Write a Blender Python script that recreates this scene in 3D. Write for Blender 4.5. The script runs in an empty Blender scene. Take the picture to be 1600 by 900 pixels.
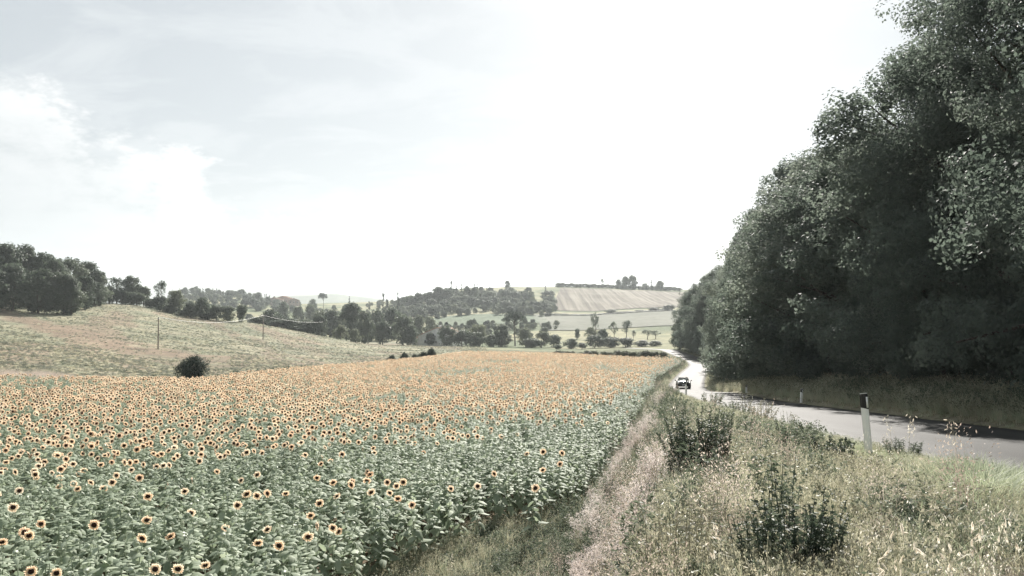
import bpy, math, random
import numpy as np
from mathutils import Vector
R = math.radians
PI = math.pi
rng = np.random.default_rng(7)
random.seed(7)
SC = bpy.context.scene
COL = SC.collection

# ------------------------------------------------------------------ camera, sky, sun, exposure
F = 1244.0            # focal length in pixels of the 1600 px wide photograph
HOR = 470.0           # row of the horizon
cam_d = bpy.data.cameras.new('camera')
cam_d.lens = 36 * F / 1600
cam_d.sensor_width = 36
cam_d.shift_y = (HOR - 450) / 1600
cam_d.clip_start = 0.1
cam_d.clip_end = 40000
cam = bpy.data.objects.new('camera', cam_d)
COL.objects.link(cam)
cam.location = (0, 0, 0)
cam.rotation_euler = (R(90), 0, 0)
SC.camera = cam

SUN_AZ = 12.0          # degrees to the right of straight ahead
SUN_EL = 31.0
w = bpy.data.worlds.new('World')
SC.world = w
w.use_nodes = True
nt = w.node_tree
nt.nodes.clear()
def N(t, typ, **kw):
    n = t.nodes.new(typ)
    for k, v in kw.items():
        setattr(n, k, v)
    return n
out = N(nt, 'ShaderNodeOutputWorld')
bg = N(nt, 'ShaderNodeBackground')
bg.inputs['Strength'].default_value = 0.05
sky = N(nt, 'ShaderNodeTexSky', sky_type='NISHITA')
sky.sun_disc = False
sky.sun_elevation = R(SUN_EL)
sky.sun_rotation = R(SUN_AZ)
sky.air_density = 1.0
sky.dust_density = 1.2
sky.ozone_density = 1.0
hs = N(nt, 'ShaderNodeHueSaturation')
hs.inputs['Saturation'].default_value = 0.42
nt.links.new(sky.outputs[0], hs.inputs['Color'])
# thin cloud: direction projected on a cloud deck
tc = N(nt, 'ShaderNodeTexCoord')
sep = N(nt, 'ShaderNodeSeparateXYZ')
nt.links.new(tc.outputs['Generated'], sep.inputs[0])
def mth(t, op, a, b=None, c=None, clamp=False):
    n = N(t, 'ShaderNodeMath', operation=op)
    n.use_clamp = clamp
    for i, v in enumerate((a, b, c)):
        if v is None: continue
        if isinstance(v, (int, float)): n.inputs[i].default_value = v
        else: t.links.new(v, n.inputs[i])
    return n.outputs[0]
zz = mth(nt, 'ADD', mth(nt, 'MAXIMUM', sep.outputs[2], 0.0), 0.22)
cx = mth(nt, 'DIVIDE', sep.outputs[0], zz)
cy = mth(nt, 'DIVIDE', sep.outputs[1], zz)
cmb = N(nt, 'ShaderNodeCombineXYZ')
nt.links.new(cx, cmb.inputs[0]); nt.links.new(cy, cmb.inputs[1])
nz = N(nt, 'ShaderNodeTexNoise'); nz.inputs['Scale'].default_value = 2.6
nz.inputs['Detail'].default_value = 9; nz.inputs['Roughness'].default_value = 0.6
nz.inputs['Distortion'].default_value = 0.35
mp = N(nt, 'ShaderNodeMapping'); mp.inputs['Location'].default_value = (1.3, 4.9, 0); mp.inputs['Scale'].default_value = (1.0, 1.5, 1)
nt.links.new(cmb.outputs[0], mp.inputs[0]); nt.links.new(mp.outputs[0], nz.inputs['Vector'])
rmp = N(nt, 'ShaderNodeValToRGB')
rmp.color_ramp.elements[0].position = 0.46; rmp.color_ramp.elements[1].position = 0.60
nt.links.new(nz.outputs[0], rmp.inputs[0])
mixc = N(nt, 'ShaderNodeMix', data_type='RGBA')
mixc.inputs[7].default_value = (8.9, 9.1, 9.2, 1)
nt.links.new(mth(nt, 'MULTIPLY', rmp.outputs[0], 0.22), mixc.inputs[0])
veil = N(nt, 'ShaderNodeMix', data_type='RGBA')
veil.inputs[0].default_value = 0.74
veil.inputs[7].default_value = (5.0, 5.45, 5.75, 1)
nt.links.new(hs.outputs[0], veil.inputs[6])
nt.links.new(veil.outputs[2], mixc.inputs[6])
# low heaped cloud bank on the left, its top falling towards the sun
az = mth(nt, 'ARCTAN2', sep.outputs[0], sep.outputs[1])
el = mth(nt, 'ARCSINE', sep.outputs[2])
cm2 = N(nt, 'ShaderNodeCombineXYZ')
nt.links.new(mth(nt, 'MULTIPLY', az, 1.0), cm2.inputs[0]); nt.links.new(mth(nt, 'MULTIPLY', el, 1.9), cm2.inputs[1])
nc = N(nt, 'ShaderNodeTexNoise'); nc.inputs['Scale'].default_value = 11; nc.inputs['Detail'].default_value = 8; nc.inputs['Roughness'].default_value = 0.62
nt.links.new(cm2.outputs[0], nc.inputs['Vector'])
topl = mth(nt, 'MINIMUM', mth(nt, 'MULTIPLY_ADD', az, -0.52, -0.045), 0.33)
dd = mth(nt, 'ADD', mth(nt, 'SUBTRACT', topl, el), mth(nt, 'MULTIPLY_ADD', nc.outputs[0], 0.34, -0.17))
mk = mth(nt, 'MULTIPLY', mth(nt, 'MULTIPLY', dd, 28, clamp=True), mth(nt, 'MULTIPLY_ADD', el, 22, -0.35, clamp=True))
lit = mth(nt, 'SUBTRACT', 1.25, mth(nt, 'MULTIPLY', dd, 5.5), clamp=True)
lit = mth(nt, 'MULTIPLY', lit, mth(nt, 'MULTIPLY_ADD', nc.outputs[0], 3.2, -1.0, clamp=True), clamp=True)
ccol = N(nt, 'ShaderNodeMix', data_type='RGBA')
ccol.inputs[6].default_value = (5.3, 5.7, 5.95, 1); ccol.inputs[7].default_value = (9.4, 9.5, 9.5, 1)
nt.links.new(lit, ccol.inputs[0])
fin = N(nt, 'ShaderNodeMix', data_type='RGBA')
nt.links.new(mth(nt, 'MULTIPLY', mk, 0.82), fin.inputs[0]); nt.links.new(mixc.outputs[2], fin.inputs[6]); nt.links.new(ccol.outputs[2], fin.inputs[7])
nt.links.new(fin.outputs[2], bg.inputs['Color'])
nt.links.new(bg.outputs[0], out.inputs['Surface'])

sun_d = bpy.data.lights.new('sun', 'SUN')
sun_d.energy = 5.0
sun_d.angle = R(0.5)
sun_d.color = (1.0, 0.95, 0.88)
sun = bpy.data.objects.new('sun', sun_d)
COL.objects.link(sun)
sd = Vector((math.sin(R(SUN_AZ)) * math.cos(R(SUN_EL)), math.cos(R(SUN_AZ)) * math.cos(R(SUN_EL)), math.sin(R(SUN_EL))))
sun.rotation_euler = sd.to_track_quat('Z', 'Y').to_euler()
SC.view_settings.view_transform = 'Standard'
SC.view_settings.look = 'None'
SC.view_settings.gamma = 1
SC.view_settings.exposure = 1.2

# ------------------------------------------------------------------ helpers
def tag(o, label=None, cat=None, group=None, kind=None):
    if label: o['label'] = label
    if cat: o['category'] = cat
    if group: o['group'] = group
    if kind: o['kind'] = kind
    return o

def mesh(name, V, Fs, mats=(), mi=None, smooth=False):
    """V (n,3); Fs list of (m,k) int arrays, mi = material index per face array"""
    V = np.asarray(V, dtype=np.float32)
    if not isinstance(Fs, list): Fs = [Fs]
    Fs = [np.asarray(f, dtype=np.int32) for f in Fs]
    me = bpy.data.meshes.new(name)
    me.vertices.add(len(V))
    me.vertices.foreach_set('co', V.ravel())
    loops = np.concatenate([f.ravel() for f in Fs])
    sizes = np.concatenate([np.full(len(f), f.shape[1], np.int32) for f in Fs])
    starts = np.concatenate([[0], np.cumsum(sizes)[:-1]]).astype(np.int32)
    me.loops.add(len(loops)); me.loops.foreach_set('vertex_index', loops)
    me.polygons.add(len(sizes))
    me.polygons.foreach_set('loop_start', starts)
    me.polygons.foreach_set('loop_total', sizes)
    for m in mats: me.materials.append(m)
    if mi is not None:
        a = np.concatenate([np.full(len(f), k, np.int32) if np.isscalar(k) else np.asarray(k, np.int32) for f, k in zip(Fs, mi)])
        me.polygons.foreach_set('material_index', a)
    if smooth: me.polygons.foreach_set('use_smooth', np.ones(len(sizes), bool))
    me.update(calc_edges=True)
    return me

def obj(name, me, parent=None, loc=None, rot=None, scl=None, link=True):
    o = bpy.data.objects.new(name, me)
    if link: COL.objects.link(o)
    if parent: o.parent = parent
    if loc is not None: o.location = loc
    if rot is not None: o.rotation_euler = rot
    if scl is not None: o.scale = scl
    return o

class MB:
    """collects pieces of geometry with per face material index"""
    def __init__(s): s.V = []; s.n = 0; s.F = {3: [], 4: []}; s.M = {3: [], 4: []}
    def add(s, V, Fc, m=0):
        V = np.asarray(V, float); Fc = np.asarray(Fc, int)
        k = Fc.shape[1]
        s.V.append(V); s.F[k].append(Fc + s.n); s.M[k].append(np.full(len(Fc), m)); s.n += len(V)
    def box(s, x0, x1, y0, y1, z0, z1, m=0, tx=1, ty=1):
        cx, cy = (x0 + x1) / 2, (y0 + y1) / 2
        b = [(x0, y0, z0), (x1, y0, z0), (x1, y1, z0), (x0, y1, z0)]
        t = [(cx + (x - cx) * tx, cy + (y - cy) * ty, z1) for x, y, _ in b]
        s.add(b + t, [(3, 2, 1, 0), (4, 5, 6, 7), (0, 1, 5, 4), (1, 2, 6, 5), (2, 3, 7, 6), (3, 0, 4, 7)], m)
    def tube(s, pts, rad, n=6, m=0, cap=True):
        pts = np.asarray(pts, float); rad = np.broadcast_to(np.asarray(rad, float), (len(pts),))
        d = np.gradient(pts, axis=0); d /= np.linalg.norm(d, axis=1)[:, None] + 1e-9
        ref = np.array([0.3, 0.9, 0.1]) if abs(d[0][2]) > 0.6 else np.array([0.02, 0.03, 1.0])
        a = np.cross(d, ref); a /= np.linalg.norm(a, axis=1)[:, None] + 1e-9
        b = np.cross(d, a)
        th = np.arange(n) * 2 * PI / n
        V = pts[:, None] + rad[:, None, None] * (np.cos(th)[None, :, None] * a[:, None] + np.sin(th)[None, :, None] * b[:, None])
        L = len(pts); Fq = []
        for i in range(L - 1):
            for j in range(n):
                k = (j + 1) % n
                Fq.append((i * n + j, i * n + k, (i + 1) * n + k, (i + 1) * n + j))
        s.add(V.reshape(-1, 3), Fq, m)
        if cap:
            s.add(np.vstack([V[-1], pts[-1:]]), [(j, (j + 1) % n, n) for j in range(n)], m)
            s.add(np.vstack([V[0], pts[:1]]), [((j + 1) % n, j, n) for j in range(n)], m)
    def build(s, name, mats, smooth=False):
        Fs, Ms = [], []
        for k in (3, 4):
            if s.F[k]: Fs.append(np.vstack(s.F[k])); Ms.append(np.concatenate(s.M[k]))
        return mesh(name, np.vstack(s.V), Fs, mats, Ms, smooth)

def rnd_unit(n, g=rng):
    v = g.normal(size=(n, 3)); return v / np.linalg.norm(v, axis=1)[:, None]
def unit(v): return v / (np.linalg.norm(v, axis=1)[:, None] + 1e-9)
def sstep(a, b, x):
    t = np.clip((np.asarray(x, float) - a) / (np.asarray(b, float) - a + 1e-9), 0, 1); return t * t * (3 - 2 * t)

def leaf_quads(P, D, Nn, L, W, fold=0.25):
    """leaf shaped quads: base P, direction D, normal Nn, length L, width W"""
    n = len(P)
    D = unit(D); S = unit(np.cross(D, Nn)); U = np.cross(S, D)
    L = np.broadcast_to(L, n)[:, None]; W = np.broadcast_to(W, n)[:, None]
    mid = P + D * L * 0.45
    V = np.stack([P, mid + S * W / 2 + U * W * fold, P + D * L, mid - S * W / 2 + U * W * fold], axis=1).reshape(-1, 3)
    Fq = np.arange(n * 4).reshape(-1, 4)
    return V, Fq

def hash2(ix, iy, s):
    h = (ix * 374761393 + iy * 668265263 + s * 974634777) & 0xffffffff
    h = ((h ^ (h >> 13)) * 1274126177) & 0xffffffff
    return ((h ^ (h >> 16)) & 0xffff) / 65535.0
def vnoise(x, y, s=0):
    x = np.asarray(x, float); y = np.asarray(y, float)
    ix = np.floor(x).astype(np.int64); iy = np.floor(y).astype(np.int64)
    fx = x - ix; fy = y - iy
    fx = fx * fx * (3 - 2 * fx); fy = fy * fy * (3 - 2 * fy)
    a = hash2(ix, iy, s); b = hash2(ix + 1, iy, s); c = hash2(ix, iy + 1, s); d = hash2(ix + 1, iy + 1, s)
    return (a * (1 - fx) + b * fx) * (1 - fy) + (c * (1 - fx) + d * fx) * fy
def fbm(x, y, s=0, o=4):
    t = 0; a = 1; w = 0
    for i in range(o):
        t = t + a * vnoise(x * 2 ** i, y * 2 ** i, s + i * 17); w += a; a *= 0.5
    return t / w

# ------------------------------------------------------------------ lie of the land
def pchip(xs, ys, x):
    xs = np.asarray(xs, float); ys = np.asarray(ys, float)
    h = np.diff(xs); dl = np.diff(ys, axis=0) / (h if ys.ndim == 1 else h[:, None])
    d = np.zeros_like(ys)
    if ys.ndim == 1: h1, h2 = h[:-1], h[1:]
    else: h1, h2 = h[:-1, None], h[1:, None]
    a, b = dl[:-1], dl[1:]
    w1, w2 = 2 * h2 + h1, h2 + 2 * h1
    with np.errstate(divide='ignore', invalid='ignore'):
        hm = (w1 + w2) / (w1 / a + w2 / b)
    d[1:-1] = np.where(a * b > 0, hm, 0)
    d[0] = dl[0]; d[-1] = dl[-1]
    x = np.clip(x, xs[0], xs[-1])
    k = np.clip(np.searchsorted(xs, x) - 1, 0, len(xs) - 2)
    t = (x - xs[k]) / h[k]
    hk = h[k]
    if ys.ndim > 1: t = t[:, None]; hk = hk[:, None]
    return ((1 + 2 * t) * (1 - t) ** 2) * ys[k] + t * (1 - t) ** 2 * hk * d[k] + t * t * (3 - 2 * t) * ys[k + 1] + t * t * (t - 1) * hk * d[k + 1]

near = [(1, -6.0), (12, -6.1), (16, -6.2), (22, -6.45), (35, -6.95), (60, -8.0)]
near2 = [(1, -6.0), (12, -6.1), (17, -6.3), (24, -6.6), (43, -7.5), (60, -8.3)]
cols = {
 -350: near + [(75, -8.2), (110, -8), (150, -4), (200, 2), (300, 10), (600, 20), (1500, 0), (9000, -10)],
 0: near + [(75, -8.5), (100, -9.2), (150, -8.0), (200, -5.2), (260, -1.2), (350, 3), (600, 2), (1000, -15), (1500, -20), (9000, -30)],
 120: near + [(75, -8.7), (100, -9.6), (150, -9.6), (200, -7.2), (270, -2.7), (330, -0.6), (450, -4), (600, -12), (1000, -18), (1500, -20), (9000, -30)],
 200: near + [(75, -8.8), (100, -10), (150, -10.8), (200, -9), (260, -5), (320, -1.6), (400, -4), (600, -16), (1000, -16), (1500, -15), (9000, -30)],
 300: near + [(75, -8.9), (100, -10.5), (150, -12), (178, -11.7), (250, -9), (310, -6.5), (350, -8), (450, -16), (600, -22), (850, -4), (1060, 9), (1500, -10), (9000, -30)],
 390: near + [(85, -9.2), (110, -11), (150, -12.5), (200, -12.8), (260, -10.5), (300, -8.4), (340, -10), (450, -18), (600, -21), (850, -10), (1060, 4), (1500, -12), (9000, -30)],
 450: near + [(95, -9.6), (130, -12), (200, -14.2), (260, -12.5), (300, -11), (340, -13), (450, -20), (600, -21), (900, -12), (1200, -5), (1500, -8), (9000, -30)],
 600: near2 + [(80, -9.0), (120, -10.6), (150, -13), (200, -15), (300, -17), (340, -19), (450, -21.5), (600, -19), (900, -8), (1200, -2), (1500, -2), (9000, -30)],
 740: near2 + [(80, -9.0), (150, -11), (180, -14), (230, -16), (300, -18), (400, -21), (500, -20), (600, -13.5), (700, -8), (900, 11), (1000, 15.5), (1300, 8), (9000, -30)],
 900: near2 + [(80, -9.1), (150, -11.6), (180, -14.3), (230, -17), (300, -19), (400, -21), (500, -18.5), (600, -14.5), (650, -12.8), (720, -9), (800, 0), (900, 12.5), (950, 16.5), (1000, 18), (1300, 12), (9000, -30)],
 1060: near2 + [(80, -9.6), (100, -10.8), (150, -12.3), (190, -12.8), (230, -14.2), (300, -18), (400, -18), (500, -14), (600, -11), (700, -6), (800, 1.5), (900, 10), (1000, 15), (1300, 12), (9000, -30)],
 1300: near2 + [(80, -9), (150, -10.5), (300, -14), (600, -10), (1000, 5), (1300, 5), (9000, -30)],
 2000: near2 + [(80, -7), (150, -7), (300, -7), (600, 0), (1000, 5), (1300, 5), (9000, -30)]}
LY = np.linspace(math.log(1), math.log(9000), 400)
PXG = np.linspace(-350, 2000, 300)
_pc = sorted(cols)
_T = np.array([pchip([math.log(a) for a, _ in cols[c]], [b for _, b in cols[c]], LY) for c in _pc])
_TT = pchip(_pc, _T, PXG)
def zcols(px, Y):
    a = np.clip((px + 350) / 2350 * 299, 0, 298.999); b = np.clip(np.log(np.maximum(Y, 1.0)) / math.log(9000) * 399, 0, 398.999)
    i = a.astype(int); j = b.astype(int); fa = a - i; fb = b - j
    return (_TT[i, j] * (1 - fa) + _TT[i + 1, j] * fa) * (1 - fb) + (_TT[i, j + 1] * (1 - fa) + _TT[i + 1, j + 1] * fa) * fb
def tab(y, pts):
    return np.interp(y, [p[0] for p in pts], [p[1] for p in pts])
def tabs(y, pts): return pchip([p[0] for p in pts], [p[1] for p in pts], np.atleast_1d(np.asarray(y, float)))
RZ = [(-60, 2), (-20, -1.0), (0, -1.9), (8, -2.3), (14, -2.75), (20, -3.25), (30, -4.1), (38, -4.8), (48, -5.7), (60, -6.9), (75, -8.6), (96, -10.55), (120, -11.4), (150, -11.9), (170, -12.3), (190, -12.6), (210, -13.0), (230, -14.0), (270, -16)]
RL = [(-60, 16), (-20, 9.6), (0, 7.8), (8, 7.2), (14, 7.1), (20, 7.4), (30, 8.2), (38, 8.95), (48, 10.4), (65, 13.5), (100, 19.6), (123, 25.5), (150, 33.2), (170, 36), (190, 37.5), (210, 39), (230, 40), (270, 37)]
RR = [(-60, 21), (-20, 15.2), (0, 13.9), (8, 13.5), (14, 13.2), (20, 13.0), (27, 12.9), (36, 13.05), (45, 14.1), (62, 17.2), (80, 20.5), (97, 23.6), (118, 28.8), (150, 37.8), (170, 40.5), (190, 42), (210, 43.5), (230, 44.5), (270, 41.5)]
EF = [(-60, 6), (0, -2.5), (5, -1.0), (10, 0.3), (16, 0.7), (20, 1.2), (29, 3.2), (41, 6.0), (58, 9.3), (80, 14.0), (100, 18.0), (120, 23.3), (150, 32.2), (180, 40)]
ET = [(-60, 12), (0, -0.8), (5, 1.0), (10, 2.3), (16, 3.6), (20, 4.2), (29, 6.0), (41, 8.2), (58, 11.2), (80, 15.6), (100, 19.0), (120, 24.6), (150, 33.2), (180, 41.5)]
def ground(X, Y, fine=True):
    X = np.atleast_1d(np.asarray(X, float)); Y = np.atleast_1d(np.asarray(Y, float))
    r = np.hypot(X, Y); th = np.arctan2(X, Y); tcl = np.clip(th, -R(42), R(42))
    Yd = r * np.cos(tcl); px = 800 + F * np.tan(tcl)
    px = px + (800 - px) * sstep(R(42), R(180), np.abs(th))
    zf = zcols(px, np.maximum(Yd, 1))
    zf = zf + (fbm(X / 60 + 3, Y / 60, 5) - 0.5) * 5 * sstep(250, 900, r)
    zr = tabs(Y, RZ)
    L, Rr, E, T = (tabs(Y, t) for t in (RL, RR, EF, ET))
    nb = (1 - sstep(150, 185, Y)) * sstep(-70, -50, Y)
    nb = np.where(X > (L + Rr) / 2, (1 - sstep(215, 250, Y)) * sstep(-70, -50, Y), nb)
    s = sstep(E, T, X)
    vz = zr + 0.12 * (1 - sstep(L - 1.2, L - 0.2, X))
    if fine:
        vz = vz + (fbm(X * 0.9, Y * 0.9, 3) - 0.5) * 0.22 * (1 - sstep(L - 1.6, L - 0.4, X))
        zf = zf + (fbm(X * 0.6, Y * 0.6, 8) - 0.5) * 0.12
    zn = zf + (vz - zf) * s
    # bank beyond the road
    rb = zr + 0.18 * sstep(Rr + 0.15, Rr + 0.7, X) + 0.5 * sstep(Rr + 0.5, Rr + 3.0, X) + np.clip(X - Rr - 3, 0, 60) * 0.03
    if fine: rb = rb + (fbm(X * 0.8, Y * 0.8, 4) - 0.5) * 0.3 * sstep(Rr + 0.3, Rr + 1.2, X)
    zn = np.where(X > Rr, rb, zn)
    far = np.clip((X - Rr - 60) / 60, 0, 1)
    z = zf + (zn - zf) * nb * (1 - far)
    # far stretch of road
    m = (Y > 150) & (Y < 300)
    wr = np.where(m, sstep(16, 5, np.abs(X - (L + Rr) / 2) * 1.0) * sstep(300, 262, Y), 0) * 1.0
    wr = np.where((Y > 150) & (Y < 300), 1 - sstep(3.5, 14, np.abs(X - (L + Rr) / 2)), 0) * (1 - sstep(262, 300, Y))
    z = z + (zr - z) * wr
    # the bed lies a little lower than the asphalt
    bed = (X > L - 0.02) & (X < Rr + 0.02) & (Y < 272) & (Y > -60)
    return np.where(bed, z - 0.09, z)
def gz(x, y): return float(ground([x], [y])[0])
def proj(X, Y, Z): return 800 + F * X / Y, HOR - F * Z / Y

# ------------------------------------------------------------------ materials
def new_mat(name):
    m = bpy.data.materials.new(name); m.use_nodes = True; m.node_tree.nodes.clear(); return m, m.node_tree
def noise_node(t, scale, detail=4, rough=0.55, coord=None, mapping=None):
    n = N(t, 'ShaderNodeTexNoise'); n.inputs['Scale'].default_value = scale
    n.inputs['Detail'].default_value = detail; n.inputs['Roughness'].default_value = rough
    if coord is None:
        g = N(t, 'ShaderNodeNewGeometry'); coord = g.outputs['Position']
    if mapping:
        mp = N(t, 'ShaderNodeMapping')
        mp.inputs['Scale'].default_value = mapping[0]; mp.inputs['Rotation'].default_value = mapping[1]
        t.links.new(coord, mp.inputs[0]); coord = mp.outputs[0]
    t.links.new(coord, n.inputs['Vector'])
    return n.outputs[0]
def ramp(t, fac, stops):
    n = N(t, 'ShaderNodeValToRGB'); e = n.color_ramp.elements
    while len(e) < len(stops): e.new(0.5)
    for i, (p, c) in enumerate(stops):
        e[i].position = p; e[i].color = (*c, 1)
    t.links.new(fac, n.inputs[0]); return n.outputs[0]
def mix(t, f, a, b, mode='MIX'):
    n = N(t, 'ShaderNodeMix', data_type='RGBA'); n.blend_type = mode
    for i, v in ((0, f), (6, a), (7, b)):
        if isinstance(v, (int, float)): n.inputs[i].default_value = v
        elif isinstance(v, tuple): n.inputs[i].default_value = (*v, 1)
        else: t.links.new(v, n.inputs[i])
    return n.outputs[2]

def leaf_mat(name, stops, transl=0.35, rough=0.55, spec=0.3, nscale=0.7, wide=None, tcol=1.25):
    """foliage: colour from a per-object random value plus a soft noise over the place"""
    m, t = new_mat(name)
    o = N(t, 'ShaderNodeOutputMaterial')
    oi = N(t, 'ShaderNodeObjectInfo')
    n1 = noise_node(t, nscale, 3)
    f = mth(t, 'ADD', mth(t, 'MULTIPLY', oi.outputs['Random'], 0.45), mth(t, 'MULTIPLY_ADD', n1, 1.3, -0.35), clamp=True)
    c = ramp(t, f, stops)
    if wide:
        n2 = noise_node(t, wide[0], 3)
        c = mix(t, ramp(t, n2, [(0.42, (0, 0, 0)), (0.6, (1, 1, 1))]), c, wide[1])
    p = N(t, 'ShaderNodeBsdfPrincipled')
    t.links.new(c, p.inputs['Base Color'])
    p.inputs['Roughness'].default_value = rough
    p.inputs['Specular IOR Level'].default_value = spec
    tr = N(t, 'ShaderNodeBsdfTranslucent')
    t.links.new(mix(t, 1.0, c, (tcol, tcol, tcol * 0.94), 'MULTIPLY'), tr.inputs[0])
    mx = N(t, 'ShaderNodeMixShader'); mx.inputs[0].default_value = transl
    t.links.new(p.outputs[0], mx.inputs[1]); t.links.new(tr.outputs[0], mx.inputs[2])
    t.links.new(mx.outputs[0], o.inputs[0])
    return m
def plain_mat(name, col, rough=0.7, spec=0.4, var=0.12, scale=6.0, metal=0.0, bump=0.0):
    m, t = new_mat(name)
    o = N(t, 'ShaderNodeOutputMaterial'); p = N(t, 'ShaderNodeBsdfPrincipled')
    n = noise_node(t, scale, 5)
    lo = tuple(c * (1 - var * 1.8) for c in col); hi = tuple(min(1, c * (1 + var)) for c in col)
    t.links.new(ramp(t, n, [(0.35, lo), (0.65, hi)]), p.inputs['Base Color'])
    p.inputs['Roughness'].default_value = rough; p.inputs['Specular IOR Level'].default_value = spec
    p.inputs['Metallic'].default_value = metal
    if bump:
        b = N(t, 'ShaderNodeBump'); b.inputs['Strength'].default_value = bump; b.inputs['Distance'].default_value = 0.02
        t.links.new(n, b.inputs['Height']); t.links.new(b.outputs[0], p.inputs['Normal'])
    t.links.new(p.outputs[0], o.inputs[0])
    return m
M = {}
M['oak'] = leaf_mat('oak_leaf', [(0.1, (0.075, 0.095, 0.082)), (0.55, (0.125, 0.152, 0.13)), (0.95, (0.20, 0.225, 0.19))], 0.5, 0.65, 0.2, 0.35)
M['far_leaf'] = leaf_mat('valley_leaf', [(0.1, (0.045, 0.062, 0.046)), (0.5, (0.080, 0.102, 0.076)), (0.95, (0.13, 0.155, 0.11))], 0.42, 0.6, 0.3, 0.05)
M['pale_leaf'] = leaf_mat('pale_tree_leaf', [(0.1, (0.07, 0.085, 0.06)), (0.5, (0.12, 0.14, 0.095)), (0.95, (0.19, 0.21, 0.14))], 0.35, 0.6, 0.3, 0.08)
M['conifer'] = leaf_mat('cypress_leaf', [(0.1, (0.028, 0.042, 0.032)), (0.9, (0.065, 0.086, 0.064))], 0.2, 0.7, 0.2, 0.3)
M['bark'] = plain_mat('bark', (0.11, 0.095, 0.08), 0.9, 0.2, 0.4, 8, bump=0.6)
M['sf_leaf'] = leaf_mat('sunflower_leaf', [(0.1, (0.13, 0.165, 0.11)), (0.5, (0.25, 0.30, 0.215)), (0.95, (0.45, 0.50, 0.385))], 0.32, 0.65, 0.22, 1.2)
M['sf_stem'] = leaf_mat('sunflower_stem', [(0.1, (0.32, 0.38, 0.28)), (0.9, (0.50, 0.54, 0.43))], 0.15, 0.5, 0.4, 1.0)
M['petal'] = leaf_mat('petal', [(0.1, (0.82, 0.60, 0.45)), (0.5, (0.88, 0.70, 0.545)), (0.95, (0.93, 0.81, 0.69))], 0.45, 0.6, 0.2, 0.5, tcol=1.1)
M['disk'] = plain_mat('seed_disk', (0.045, 0.020, 0.014), 0.9, 0.2, 0.4, 60)
M['grass'] = leaf_mat('green_grass', [(0.1, (0.18, 0.21, 0.14)), (0.5, (0.33, 0.37, 0.255)), (0.95, (0.50, 0.53, 0.40))], 0.4, 0.6, 0.25, 0.6)
M['straw'] = leaf_mat('dry_grass', [(0.1, (0.25, 0.235, 0.165)), (0.5, (0.42, 0.395, 0.295)), (0.95, (0.62, 0.60, 0.48))], 0.4, 0.6, 0.3, 0.8)
M['pink'] = leaf_mat('pinkish_dry_grass', [(0.1, (0.27, 0.21, 0.18)), (0.5, (0.43, 0.36, 0.32)), (0.95, (0.62, 0.55, 0.50))], 0.4, 0.6, 0.3, 0.9)
M['oat'] = leaf_mat('oat_husk', [(0.1, (0.70, 0.64, 0.57)), (0.9, (0.86, 0.82, 0.77))], 0.45, 0.5, 0.4, 2.0)
M['weed'] = leaf_mat('weed_leaf', [(0.1, (0.065, 0.085, 0.06)), (0.5, (0.12, 0.145, 0.105)), (0.95, (0.22, 0.24, 0.18))], 0.35, 0.65, 0.18, 2.5)
M['weed_dark'] = leaf_mat('dark_weed_leaf', [(0.1, (0.045, 0.062, 0.044)), (0.5, (0.08, 0.102, 0.07)), (0.95, (0.15, 0.178, 0.125))], 0.28, 0.6, 0.25, 4.0)
M['weed_pale'] = leaf_mat('pale_weed_leaf', [(0.1, (0.14, 0.16, 0.11)), (0.5, (0.26, 0.26, 0.19)), (0.95, (0.48, 0.44, 0.36))], 0.3, 0.55, 0.3, 3.0)
M['slope_weed'] = leaf_mat('slope_weed_leaf', [(0.1, (0.12, 0.132, 0.10)), (0.5, (0.20, 0.207, 0.165)), (0.95, (0.33, 0.33, 0.28))], 0.3, 0.6, 0.3, 0.12)

# ground colours by place, stored per vertex, with grain on top
def terrain_mat():
    m, t = new_mat('ground_cover')
    o = N(t, 'ShaderNodeOutputMaterial'); p = N(t, 'ShaderNodeBsdfPrincipled')
    a = N(t, 'ShaderNodeAttribute'); a.attribute_name = 'cover'
    n1 = noise_node(t, 0.25, 8, 0.7); n2 = noise_node(t, 3.0, 6, 0.7); n3 = noise_node(t, 0.02, 6, 0.6)
    c = mix(t, 1.0, a.outputs['Color'], ramp(t, n1, [(0.3, (0.62, 0.62, 0.62)), (0.7, (1.35, 1.35, 1.3))]), 'MULTIPLY')
    c = mix(t, 1.0, c, ramp(t, n2, [(0.3, (0.7, 0.7, 0.7)), (0.7, (1.25, 1.25, 1.2))]), 'MULTIPLY')
    c = mix(t, 1.0, c, ramp(t, n3, [(0.35, (0.82, 0.85, 0.8)), (0.65, (1.15, 1.1, 1.05))]), 'MULTIPLY')
    t.links.new(c, p.inputs['Base Color']); p.inputs['Roughness'].default_value = 0.95
    p.inputs['Specular IOR Level'].default_value = 0.1
    b = N(t, 'ShaderNodeBump'); b.inputs['Strength'].default_value = 0.7; b.inputs['Distance'].default_value = 0.25
    t.links.new(n2, b.inputs['Height']); t.links.new(b.outputs[0], p.inputs['Normal'])
    t.links.new(p.outputs[0], o.inputs[0])
    return m
M['ground'] = terrain_mat()

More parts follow.
